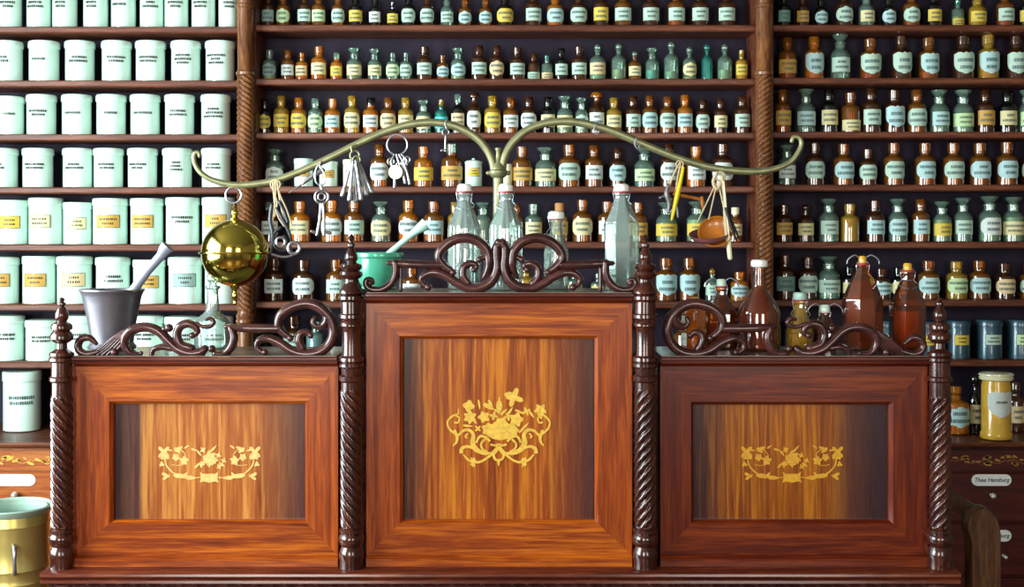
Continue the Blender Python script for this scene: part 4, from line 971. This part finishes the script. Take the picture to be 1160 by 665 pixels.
arm(la, [4.6] * 4 + [4.5] * 5 + [4.2] * 4 + [3.9, 3.6, 3.2, 3, 2.9, 2.8, 2.7, 2.5, 2.2])

# ------------------------------------------------------------------ things hanging from the arms
def ring(b, px, py, r, t, d, axis='y', sx=1.0, n=16):
    k = d / F; c = P(px, py, d)
    pts = []
    for i in range(n):
        a = 2 * PI * i / n
        if axis == 'y': pts.append(c + Vector((math.cos(a) * r * k * sx, 0, math.sin(a) * r * k)))
        else: pts.append(c + Vector((0, math.cos(a) * r * k, math.sin(a) * r * k)))
    return b.tube(pts, t * k, 8, smooth=1, closed=True)
# brass globe
gc = P(266, 286.5, DS)
globe = empty('hanging_globe', gc, 'large polished brass string-holder globe hanging from the left arm end', 'globe')
def hemi(sgn):
    R = 37.5 * ks; pr = []
    for i in range(13):
        a = PI / 2 * i / 12; pr.append((max(R * math.cos(a), .001), sgn * (R * math.sin(a) + .001)))
    return pr if sgn > 0 else pr[::-1]
MB().lathe(gc, hemi(1), 48).build('upper_half', M['brass'], globe)
MB().lathe(gc, hemi(-1), 48).build('lower_half', M['brass'], globe)
MB().lathe(gc, [(37 * ks, -.003), (40 * ks, -.0022), (40.4 * ks, 0), (40 * ks, .0022), (37 * ks, .003)], 48).build('rim', M['brass'], globe)
MB().lathe(gc, [(6 * ks, 36.5 * ks), (5.5 * ks, 39 * ks), (2.6 * ks, 41 * ks), (4.4 * ks, 44 * ks), (4.2 * ks, 47 * ks), (2 * ks, 50 * ks), (2.8 * ks, 52 * ks), (1.6 * ks, 55 * ks)], 16).build('finial', M['brass'], globe)
MB().lathe(gc, [(1 * ks, -59 * ks), (2.6 * ks, -57 * ks), (2 * ks, -53 * ks), (3.6 * ks, -50 * ks), (3.2 * ks, -46 * ks), (1.8 * ks, -43 * ks), (4.4 * ks, -40 * ks), (6 * ks, -36.5 * ks)], 16).build('drop_finial', M['brass'], globe)
b = MB(); ring(b, 264.5, 221, 9, 1.1, DS, n=20)
b.build('hanging_ring', M['wire'], globe)

def thing_mesh(name, b, mat, anchor, label, cat, group=None):
    o = b.build(name, mat, origin=anchor); return tag(o, label, cat, group)
def T3(b, pts, r, d=DS - .02, seg=8, smooth=3, dd=None):
    q = [P(x, y, d + (dd[i] if dd else 0)) for i, (x, y) in enumerate(pts)]
    rr = [a * ks for a in r] if isinstance(r, (list, tuple)) else r * ks
    return b.tube(q, rr, seg, smooth=smooth)
# dark bunch of tools on strings
an = P(312, 208, DS)
e = empty('hanging_tool_bunch', an, 'tangled bunch of dark iron corkscrews and rings hung on twine from left arm', 'tools')
b = MB()
for pts in ([(311, 204), (310, 216), (314, 230), (311, 245)], [(313, 204), (317, 220), (325, 238), (331, 256)], [(312, 204), (312, 225), (309, 250), (307, 285)], [(314, 205), (318, 232), (322, 248)], [(309, 206), (313, 240), (322, 256)]):
    T3(b, pts, 1.0)
ring(b, 312, 209, 5.5, .9, DS - .02)
b.build('twine', M['twine'], e)
b = MB()
T3(b, [(308, 232), (306, 248), (309, 266), (307, 286)], [1.8, 2.4, 2.6, 1.6]); T3(b, [(313, 236), (319, 246), (327, 262), (330, 272)], [1.6, 2.4, 2, 1.4])
T3(b, [(318, 258), (310, 266), (312, 280), (322, 284), (328, 276)], 2.0); T3(b, [(322, 268), (326, 276), (330, 284)], 2.2); T3(b, [(316, 228), (322, 240), (326, 252)], 1.8)
b.build('iron_tools', M['darkiron'], e)
b = MB(); ring(b, 333, 281, 6.5, 2.0, DS - .025); ring(b, 318, 274, 5, 1.6, DS - .03); T3(b, [(308, 288), (320, 291), (332, 289), (338, 283)], 1.3)
b.build('steel_rings', M['steel'], e)
# awl
b = MB(); T3(b, [(365, 193), (352, 201), (343, 208)], [3.2, 2.6, 1.8], DS - .015); T3(b, [(343, 208), (334, 214), (327, 219)], [1.2, .9, .4], DS - .015); T3(b, [(364, 193), (362, 187), (364, 183)], .9, DS - .01)
thing_mesh('hanging_awl', b, M['steel'], P(364, 188, DS), 'thin steel awl hanging slanted between the tool bunch and ring-headed key', 'tool')
# hook, loop, ring-head key
e = empty('hanging_key', P(363, 190, DS), 'large double-ring iron key on a wire loop below the left arm', 'key')
b = MB(); T3(b, [(361, 186), (357, 195), (358, 206), (364, 210), (369, 205), (367, 196), (362, 187)], 1.0); T3(b, [(363, 210), (365, 216)], 1.2); b.build('wire_loop', M['wire'], e)
b = MB(); ring(b, 364.5, 223, 7.6, 1.5, DS - .02); ring(b, 364.5, 223, 4.0, 1.2, DS - .022)
T3(b, [(363.5, 231), (362, 250), (359, 266)], [1.8, 1.8, 1.9]); T3(b, [(366, 231), (367, 250), (367, 266)], [1.6, 1.7, 1.8]); T3(b, [(367, 263), (374, 264)], 2.0, smooth=1); T3(b, [(359, 264), (353, 262)], 1.8, smooth=1)
b.build('key_shafts', M['steel'], e)
# fan of steel spatulas on a ring
e = empty('hanging_spatulas', P(403, 172, DS), 'fanned bundle of six bright steel keys hanging under the left arm', 'keys')
b = MB(); ring(b, 402, 176, 5.2, 1.3, DS - .015); ring(b, 404, 181, 4.2, 1.1, DS - .02); T3(b, [(399, 172), (398, 166), (403, 164)], 1.2)
b.build('ring', M['brass_pale'], e)
for i, (x1, y1, dz) in enumerate(((388, 221, 0), (396, 226, -.006), (403, 227, .004), (409, 225, -.008), (415, 220, 0), (421, 217, .006))):
    x0, y0 = 402 + (i - 2.5) * 1.4, 182
    b = MB(); T3(b, [(x0, y0), (x0 + (x1 - x0) * .25, y0 + (y1 - y0) * .22), (x0 + (x1 - x0) * .6, y0 + (y1 - y0) * .6), (x1, y1)], [1.0, 2.0, 1.8, 2.9], DS - .02 + dz, smooth=2)
    b.build('blade', M['steel'], e)
# ring of keys with round tag
e = empty('key_ring', P(452, 150, DS), 'big wire ring holding small keys and a round white tag', 'keys')
b = MB(); ring(b, 450, 164, 11.5, 1.0, DS - .018, n=24); b.build('ring', M['wire'], e)
b = MB(); kk = (DS - .03) / F; cc = P(448, 195, DS - .03)
pts = [(448 + 8 * math.cos(2 * PI * i / 20), 195 + 8 * math.sin(2 * PI * i / 20)) for i in range(20)]
b.prism(pts, DS - .03, .0018); b.build('round_tag', M['cream'], e)
for pts in ([(447, 175), (443, 184), (447, 194), (447, 212)], [(452, 175), (458, 186), (462, 198), (464, 208)], [(455, 175), (461, 182), (457, 192), (459, 207)], [(449, 175), (453, 188), (455, 200)]):
    b = MB(); T3(b, pts, [1.0, 1.7, 1.6, 2.0][:len(pts)], DS - .024); ring(b, pts[1][0], pts[1][1] - 1, 3.6, 1.2, DS - .024); b.build('small_key', M['steel'], e)
# little key
b = MB(); ring(b, 505, 150, 3.6, 1.1, DS - .015); T3(b, [(505, 154), (504.6, 162), (504.4, 171)], 1.3); T3(b, [(504.4, 169.5), (500.5, 170.5)], 1.5, smooth=1); T3(b, [(506, 146), (504, 140), (506, 136)], .8)
thing_mesh('small_hanging_key', b, M['steel'], P(505, 146, DS), 'single small key hanging right of the big key ring', 'key')
for x, y, tx in ((676, 147, 'tiny wire hook on the right arm nearest the brass pole'), (722, 163, 'tiny wire hook midway along the right arm')):
    b = MB(); T3(b, [(x - 1, y - 6), (x - 3, y), (x, y + 5), (x + 3, y + 2)], .9, DS - .012)
    thing_mesh('wire_hook', b, M['wire'], P(x, y - 5, DS), tx, 'hook', 'tiny hooks on the right arm')
# yellow rod, dropper and stick on strings
b = MB(); T3(b, [(774, 190), (771, 205), (767, 222), (763, 240), (761, 249)], [1.6, 2.2, 2.8, 2.2, 1.2])
thing_mesh('hanging_yellow_rod', b, M['yellowpl'], P(774, 190, DS), 'slender yellow rod hanging from the right arm', 'rod')
e = empty('hanging_clamp', P(768, 188, DS), 'pale metal clamp on twine hanging left of the yellow rod', 'tool')
b = MB(); T3(b, [(770, 184), (763, 198), (758, 212)], .9); T3(b, [(771, 184), (768, 200), (766, 214)], .9); ring(b, 770, 186, 4, .8, DS - .02); b.build('twine', M['twine'], e)
b = MB(); T3(b, [(757, 210), (755, 220), (758, 230), (757, 240)], [2.2, 3.0, 2.6, 1.6]); T3(b, [(748, 224), (754, 222), (760, 226)], 1.6); T3(b, [(760, 240), (766, 232), (768, 246)], 1.2); b.build('clamp', M['steel'], e)
b = MB(); T3(b, [(764, 220), (780, 223), (795, 226)], [1.6, 2, 1.9], DS + .0); T3(b, [(795, 224), (796, 232), (797, 238)], [2, 2.2, 1.4], DS)
T3(b, [(772, 186), (768, 204), (764, 220)], .7, DS)
thing_mesh('hanging_hammer', b, M['hornpan'], P(772, 190, DS), 'small brown stick with a metal head hanging crosswise behind the yellow rod', 'tool')
# hand scales: two horn pans on strings
e = empty('hand_scales', P(816, 196, DS), 'hand scales with orange horn pan hanging on strings from the right arm', 'scales')
b = MB(); ring(b, 816, 200, 5, 1.4, DS - .02)
T3(b, [(812, 196), (808, 206), (812, 214), (816, 208)], 2.0)
for x0, y0, x1, y1 in ((811, 208, 790, 252), (812, 208, 803, 248), (814, 208, 822, 246), (816, 205, 829, 262), (818, 205, 824, 258)):
    T3(b, [(x0, y0), ((x0 + x1) / 2, (y0 + y1) / 2), (x1, y1)], .8)
T3(b, [(818, 200), (821, 225), (822, 250), (826, 292)], [2, 2.2, 2.4, 1.8])
b.build('strings', M['twine'], e)
def pan(cx, cy, r, tilt, roll, mat, nm, dd):
    c = P(cx, cy, DS + dd); rr = r * ks; prof = []
    for i in range(8): a = PI / 2 * i / 7; prof.append((max(rr * math.sin(a), .0008), -rr * .5 * math.cos(a)))
    inner = [(max(q[0] * .95, .0005), q[1] * .93) for q in prof][::-1]
    b = MB().lathe((0, 0, 0), prof + [(rr * 1.03, .0003)] + inner, 32, cap=False)
    Mx = Matrix.Translation(c) @ Matrix.Rotation(roll, 4, 'Y') @ Matrix.Rotation(tilt, 4, 'X')
    b.v = [Mx @ v for v in b.v]
    return b.build(nm, mat, e)
pan(804, 264, 23, .28, -.12, M['hornrim'], 'pan', .0)
pan(811, 262, 20, .95, -.45, M['hornpan'], 'pan', -.012)
# tweezers and spatula right of the scales
b = MB(); T3(b, [(822, 236), (828, 255), (834, 272)], [1.4, 1.8, 1.2], DS - .03); T3(b, [(823, 238), (831, 256), (837, 270)], [1.4, 1.6, 1.2], DS - .024); T3(b, [(822, 240), (819, 225), (817, 208)], .7, DS - .02)
thing_mesh('hanging_tweezers', b, M['darkiron'], P(822, 210, DS), 'dark iron tweezers hanging right of the orange scale pan', 'tweezers')
b = MB(); T3(b, [(826, 268), (826, 280), (827, 292)], [1.8, 2.6, 2.8], DS - .028); T3(b, [(820, 206), (823, 240), (826, 268)], .8, DS - .028)
thing_mesh('hanging_dropper', b, M['cream'], P(821, 208, DS), 'pale glass dropper hanging lowest at the right of the scales', 'dropper')

# ------------------------------------------------------------------ things standing on the desk top
def mortar(cx, d, ztop, rimy, prof, mat, label, pest, pmat):
    k = d / F; c = Vector((XW(cx, d), d + CAMY, ztop)); H = ZW(rimy, d) - ztop
    e = empty('mortar', c, label, 'mortar')
    b = MB(); out = [(r * k, v * H) for r, v in prof]
    rt = out[-1][0]
    inn = [(rt * .92, H * .995), (rt * .84, H * .9), (out[len(out) // 2][0] * .8, H * .45), (rt * .3, H * .22), (.001, H * .2)]
    b.lathe(c, out + inn, 40); b.build('bowl', mat, e)
    return e
m1 = mortar(127, 3.04, ST, 327.5, [(21, 0), (26, .02), (27, .06), (23.5, .12), (24.5, .25), (27, .5), (30.5, .75), (32.5, .88), (34.5, .95), (36, .975), (35.5, 1)], M['pewter'],
            'large grey metal mortar on the left desk section', None, None)
b = MB(); b.tube([P(135, 352, 3.04), P(151, 329, 3.03), P(168, 306, 3.02), P(182, 290, 3.01), P(186, 284, 3.01), P(190, 279.5, 3.01)], [.013, .0115, .0105, .0112, .0150, .0175], 16, smooth=2, flatend=True)
tag(b.build('pestle', M['pestle'], origin=P(135, 352, 3.04)), 'long blue-grey metal pestle leaning in the large grey mortar', 'pestle')
m2 = mortar(429, 3.06, CT, 286, [(17, 0), (20, .03), (19, .08), (22, .2), (24.5, .45), (25.5, .7), (26, .84), (28, .88), (28.5, .95), (27.5, 1)], M['mint'],
            'mint green mortar with pestle behind the left inner post', None, None)
b = MB(); b.tube([P(424, 302, 3.06), P(438, 289, 3.05), P(455, 275, 3.04), P(468, 264, 3.03), P(477, 257.5, 3.02), P(482, 254, 3.02)], [.008, .0070, .0070, .0085, .0125, .0150], 16, smooth=2, flatend=True)
tag(b.build('pestle', M['mintpale'], origin=P(424, 302, 3.06)), 'pale pestle leaning to the right in the mint green mortar', 'pestle')

def swing(cx, w, top, neckw, ytop_sh, ysh, ztop, d, gl, label, cont=None, lvl=.5, capmat='porcelain_w', bail='wire', open_=0, seg=12, group='swing-top bottles on the desk', capw=None, lvl_y=None):
    """swing-top bottle: panelled body, long shoulder, neck, porcelain cap and wire bail"""
    k = d / F; c = Vector((XW(cx, d), d + CAMY, ztop)); zz = lambda y: ZW(y, d) - ztop
    R = w * k / 2 / math.cos(PI / seg); nr = neckw * k / 2; H = zz(top)
    zs, zn = zz(ysh), zz(ytop_sh)
    ct = zz(top + 9)
    prof = [(R * .88, 0), (R * .97, .004), (R, .01), (R, zs - .012), (R * .96, zs - .003), (R * .93, zs), (R * .62, zs + (zn - zs) * .55), (nr * 1.1, zn), (nr, zn + .006), (nr, ct - .010), (nr * 1.15, ct - .008), (nr * 1.2, ct - .004), (nr * 1.15, ct)]
    if gl == 'ice' and seg == 12:
        o = MB().lathe(c, [(a / 1.035, z) for a, z in prof], 96, mod=lambda a, z: 1 + .028 * math.cos(14 * a) * (1 if .02 < z < zs + .01 else .3)).build('swing_top_bottle', GL[gl], origin=c, ang=60)
    else:
        o = MB().lathe(c, prof, seg, rot=PI / seg).build('swing_top_bottle', GL[gl], origin=c, ang=20)
    tag(o, label, 'bottle', group)
    if cont:
        zt = zz(lvl_y) if lvl_y else zs * lvl
        cp = [(R * .8, .006), (R * .92, .012), (R * .92, min(zt, zs - .012))]
        if zt > zs: cp += [(R * .86, zs), (R * .56, zs + (zn - zs) * .55), (nr * .9, min(zt, zn)), (nr * .8, min(zt, zn) + .002)]
        MB().lathe(c, cp, seg, rot=PI / seg).build('contents', liq(cont), o, ang=20)
    cr = (capw or neckw) * k / 2
    MB().lathe(c, [(nr * .9, ct - .002), (cr * 1.05, ct), (cr * 1.12, ct + .004), (cr * 1.08, H - .004), (cr * .8, H), (cr * .1, H)], 20).build('porcelain_cap', M[capmat], o)
    b = MB(); wr = .0009 if not open_ else .0011
    zc = ct + .006; zl = ct - .022
    for s_ in (-1, 1):
        pt = [c + Vector((s_ * cr * 1.15, 0, zc)), c + Vector((s_ * (nr + .004), -.004, (zc + zl) / 2 + .004)), c + Vector((s_ * (nr + .001), -.002, zl))]
        b.tube(pt, wr, 6, smooth=4)
        b.tube([c + Vector((s_ * (nr + .001), 0, zl)), c + Vector((s_ * (nr + .009), -.010, zl - .012)), c + Vector((s_ * .004, -nr - .010, zl - .020))], wr, 6, smooth=4)
        if open_:
            b.tube([c + Vector((s_ * cr, 0, H - .004)), c + Vector((s_ * (cr + .012), -.004, H + .002)), c + Vector((s_ * (cr + .027), -.006, H - .008)), c + Vector((s_ * (cr + .030), -.006, H - .018))], wr * 1.5, 6, smooth=4)
    pts = [c + Vector(((nr + .001) * math.cos(2 * PI * i / 16), (nr + .001) * math.sin(2 * PI * i / 16), zl)) for i in range(16)]
    b.tube(pts, wr, 6, smooth=1, closed=True)
    pts = [c + Vector(((cr * 1.15) * math.cos(PI * i / 8), -(cr * 1.15) * math.sin(PI * i / 8) * .4, zc + .004 * math.sin(PI * i / 8))) for i in range(9)]
    b.tube(pts, wr, 6, smooth=1)
    b.build('wire_bail', M[bail], o)
    MB().lathe(c, [(nr * 1.12, ct - .0035), (nr * 1.25, ct - .002), (nr * 1.25, ct + .001), (nr * 1.1, ct + .002)], 16).build('rubber_ring', M['red'], o)
    return o
swing(526, 37, 208.5, 14, 229, 254, CT, 3.06, 'ice', 'clear fluted swing-top bottle left of the brass pole', capw=15)
swing(573, 37, 208.5, 14, 229, 254, CT, 3.00, 'ice', 'clear fluted swing-top bottle directly in front of the brass pole', capw=15)
swing(630, 27, 239, 13, 262, 282, CT, 3.04, 'ice', 'shorter clear swing-top bottle behind the right scroll of centre crest', capw=17)
swing(704, 38, 208.5, 15, 226, 250, CT, 3.04, 'ice', 'clear square swing-top bottle beside the right inner post', capw=16, seg=8)
swing(977, 42, 290, 11, 304, 336, ST, 3.04, 'brownbig', 'tall brown swing-top bottle with sprung wire bail, right desk section', '#6e3624', capmat='ochrejar', capw=8, open_=1, seg=8, lvl_y=318)
swing(1028, 37, 298, 13, 318, 342, ST, 3.06, 'brownbig', 'amber swing-top bottle nearest the right outer post', '#c4740e', capmat='ochrejar', capw=9, open_=0, seg=8, lvl_y=352)
swing(817, 34, 316, 10, 334, 352, ST, 3.07, 'brownbig', 'small brown swing-top bottle left of the conical flask', '#96521f', capmat='porcelain', capw=10, open_=1, seg=8, lvl=.7)
swing(906, 31, 331, 13, 350, 372, ST, 3.03, 'yellow', 'small gold bottle with mint cap right of the conical flask', '#b89028', capmat='mintpale', capw=14, open_=0, seg=12, lvl=.8)
swing(934, 27, 345, 9, 356, 372, ST, 3.05, 'dark', 'small dark red bottle with pale wire top between flask and tall bottle', '#6a3430', capmat='porcelain', capw=11, open_=1, seg=12, lvl=.8)
# amber bottle seen through the crest
d = 3.05; k = d / F; c = Vector((XW(787, d), d + CAMY, ST)); zz = lambda y: ZW(y, d) - ST
o = MB().lathe(c, [(14 * k, 0), (15 * k, .004), (15 * k, zz(352)), (13.5 * k, zz(347)), (6 * k, zz(343)), (5.4 * k, zz(340)), (6.4 * k, zz(339.5))], 8).build('glass_bottle', GL['orange'], origin=c, ang=20)
tag(o, 'short bright amber bottle seen through the right crest scroll', 'bottle')
MB().lathe(c, [(13 * k, .004), (13.8 * k, .006), (13.8 * k, zz(353)), (12 * k, zz(351))], 8).build('contents', liq('#f0a010'), o, ang=20)
MB().lathe(c, [(4.6 * k, zz(340)), (5.5 * k, zz(339)), (5.5 * k, zz(337)), (4 * k, zz(336))], 12).build('stopper', M['cork'], o)
# conical flask
d = 3.03; k = d / F; c = Vector((XW(860, d), d + CAMY, ST)); zz = lambda y: ZW(y, d) - ST
o = MB().lathe(c, [(22 * k, 0), (23.6 * k, .004), (23.8 * k, .012), (23.8 * k, zz(356)), (22.8 * k, zz(351)), (15.5 * k, zz(338)), (8.6 * k, zz(327)), (7.6 * k, zz(322)), (7.6 * k, zz(302)), (8.8 * k, zz(301)), (8.8 * k, zz(297))], 28).build('conical_flask', GL['brownbig'], origin=c)
tag(o, 'large flask with copper-brown conical shoulder and white-capped neck', 'flask')
MB().lathe(c, [(21 * k, .005), (22.6 * k, .008), (22.8 * k, zz(357)), (21.8 * k, zz(352)), (14.6 * k, zz(338.5)), (7.8 * k, zz(328)), (7 * k, zz(327))], 28).build('contents', liq('#86462c'), o)
MB().lathe(c, [(7.4 * k, zz(303)), (9.2 * k, zz(302)), (9.6 * k, zz(299)), (9.4 * k, zz(295.5)), (7.5 * k, zz(294)), (1 * k, zz(294))], 24).build('white_cap', M['porcelain_w'], o)
# clear decanter on the left
d = 3.05; k = d / F; c = Vector((XW(241, d), d + CAMY, ST)); zz = lambda y: ZW(y, d) - ST
o = MB().lathe(c, [(19 * k, 0), (20.5 * k, .004), (21 * k, .012), (21 * k, zz(368)), (20 * k, zz(364)), (15 * k, zz(359)), (9 * k, zz(354)), (7.4 * k, zz(349)), (6.6 * k, zz(340)), (6.4 * k, zz(328)), (8.4 * k, zz(326)), (8.4 * k, zz(324))], 28).build('decanter', GL['ice'], origin=c)
tag(o, 'clear glass decanter with tall stopper under the brass globe', 'decanter')
MB().lathe(c, [(5.2 * k, zz(334)), (6 * k, zz(325)), (4 * k, zz(321)), (7 * k, zz(317)), (7.4 * k, zz(313)), (5 * k, zz(309)), (1 * k, zz(308))], 12).build('stopper', GL['ice'], o, ang=20)

# ------------------------------------------------------------------ bucket on a side table, chair
d = 3.32; k = d / F; TZ = .60
c = Vector((XW(13, d), d + CAMY, TZ)); zz = lambda y: ZW(y, d) - TZ
tb = empty('side_table', (c.x, c.y, 0), 'small wooden side table under the brass bucket, just below the frame', 'table')
MB().box(c.x - .22, c.x + .17, c.y - .2, c.y + .2, TZ - .03, TZ, bev=.004).build('tabletop', M['chairwood'], tb)
for sx in (-.19, .14):
    for sy in (-.17, .17): MB().box(c.x + sx - .018, c.x + sx + .018, c.y + sy - .018, c.y + sy + .018, 0, TZ - .03).build('leg', M['chairwood'], tb)
R = 42 * k; H = zz(573)
e = empty('brass_bucket', c, 'brass-coloured metal bucket with greenish rim at the lower left corner', 'bucket')
b = MB(); pr = [(R * .93, 0), (R * .95, .003)]
for y in (690, 655, 640, 591): z = zz(y); pr += [(R * .97, z - .003), (R * .985, z), (R * .97, z + .003)]
pr += [(R * .98, H - .012), (R * .94, H - .002)]
b.lathe(c, pr, 48, cap=False); b.lathe(c, [(.002, .001), (R * .93, .001), (R * .93, .004), (.002, .004)], 48); b.build('body', M['bucket'], e)
MB().lathe(c, [(R * .91, H - .002), (R * .90, .006), (.002, .006)], 48, cap=False).build('lining', M['bucketrim'], e)
MB().lathe(c, [(R * .97, H - .018), (R * 1.07, H - .006), (R * 1.09, H), (R * 1.05, H + .003), (R * .90, H - .012), (R * .90, H - .03)], 48, cap=False).build('rim', M['bucketrim'], e)
hx = c + Vector((R * .46, -R * .88, 0))
b = MB(); b.tube([hx + Vector((-.01, .004, zz(609))), hx + Vector((.002, -.014, zz(612))), hx + Vector((.004, -.020, zz(625))), hx + Vector((.002, -.014, zz(638))), hx + Vector((-.01, .004, zz(641)))], [.004, .0055, .0045, .0055, .004], 10)
b.build('handle', M['steel'], e)

ch = empty('wooden_chair', (XW(1113, 3.15), .30, 0), 'dark wooden chair with thick curved back post right of the desk', 'chair')
b = MB()
def slab(pts, wx, wy):
    """flat curved board: pts centre line (px,py,d), half width wx in pixels, half depth wy in m"""
    v, _ = spline([P(*p) for p in pts], [1] * len(pts), 6)
    w = wx * 3.15 / F; vs = []; fs = []
    for i, p in enumerate(v):
        t = (v[min(i + 1, len(v) - 1)] - v[max(i - 1, 0)]); t.y = 0; t.normalize(); n = Vector((t.z, 0, -t.x))
        for a, q in ((-1, -.7), (-.8, -1), (.8, -1), (1, -.7), (1, .7), (.8, 1), (-.8, 1), (-1, .7)): vs.append(p + n * w * a + Vector((0, wy * q, 0)))
    for i in range(len(v) - 1):
        for j in range(8): fs.append((i * 8 + j, i * 8 + (j + 1) % 8, (i + 1) * 8 + (j + 1) % 8, (i + 1) * 8 + j))
    fs += [tuple(range(8)), tuple(range((len(v) - 1) * 8, len(v) * 8))]
    return MB().add(vs, fs)
ol = [(1096.5, 1014), (1096.5, 800), (1096.5, 660), (1096.5, 615), (1094, 606), (1091.5, 598), (1092, 588), (1096, 580), (1103, 574.5), (1111, 573), (1119, 575.5), (1126, 583), (1130, 593), (1131.5, 606), (1131.5, 660), (1131.5, 800), (1131.5, 1014)]
cxo, vs, n = 1113, [], len(ol)
for dd, q in ((3.11, 1.8), (3.117, 0), (3.153, 0), (3.16, 1.8)):
    for x, y in ol:
        yy = y + (q if y < 700 else 0) * (1 if y < 590 else 0)
        v = P(x + (q if x < cxo else -q), yy, 3.13); vs.append((v.x, dd + CAMY, max(v.z, 0)))
fs = [tuple(range(n)), tuple(range(3 * n, 4 * n))]
for a in range(3): fs += [(a * n + i, a * n + (i + 1) % n, (a + 1) * n + (i + 1) % n, (a + 1) * n + i) for i in range(n)]
MB().add(vs, fs).build('back_post', M['chairwood'], ch)
MB().tube([P(1105, 584, 3.14), P(1092, 575, 3.22), P(1076, 566, 3.32), P(1040, 556, 3.44)], [.024, .024, .022, .022], 12, flat=.55).build('crest_rail', M['chairwood'], ch)
slab([(1040, 556, 3.45), (1038, 640, 3.45), (1036, 760, 3.45), (1037, 945, 3.45)], 9, .012).build('back_post', M['chairwood'], ch)
x0, x1 = XW(1113, 3.13), XW(1037, 3.45)
MB().box(x1 - .02, x0 + .04, .20, .60, .43, .46, bev=.006).build('seat', M['chairwood'], ch)
for x, y in ((x1, .24), (x0 + .01, .56)): MB().lathe((x, y, 0), [(.016, 0), (.022, .3), (.02, .43)], 14).build('leg', M['chairwood'], ch)
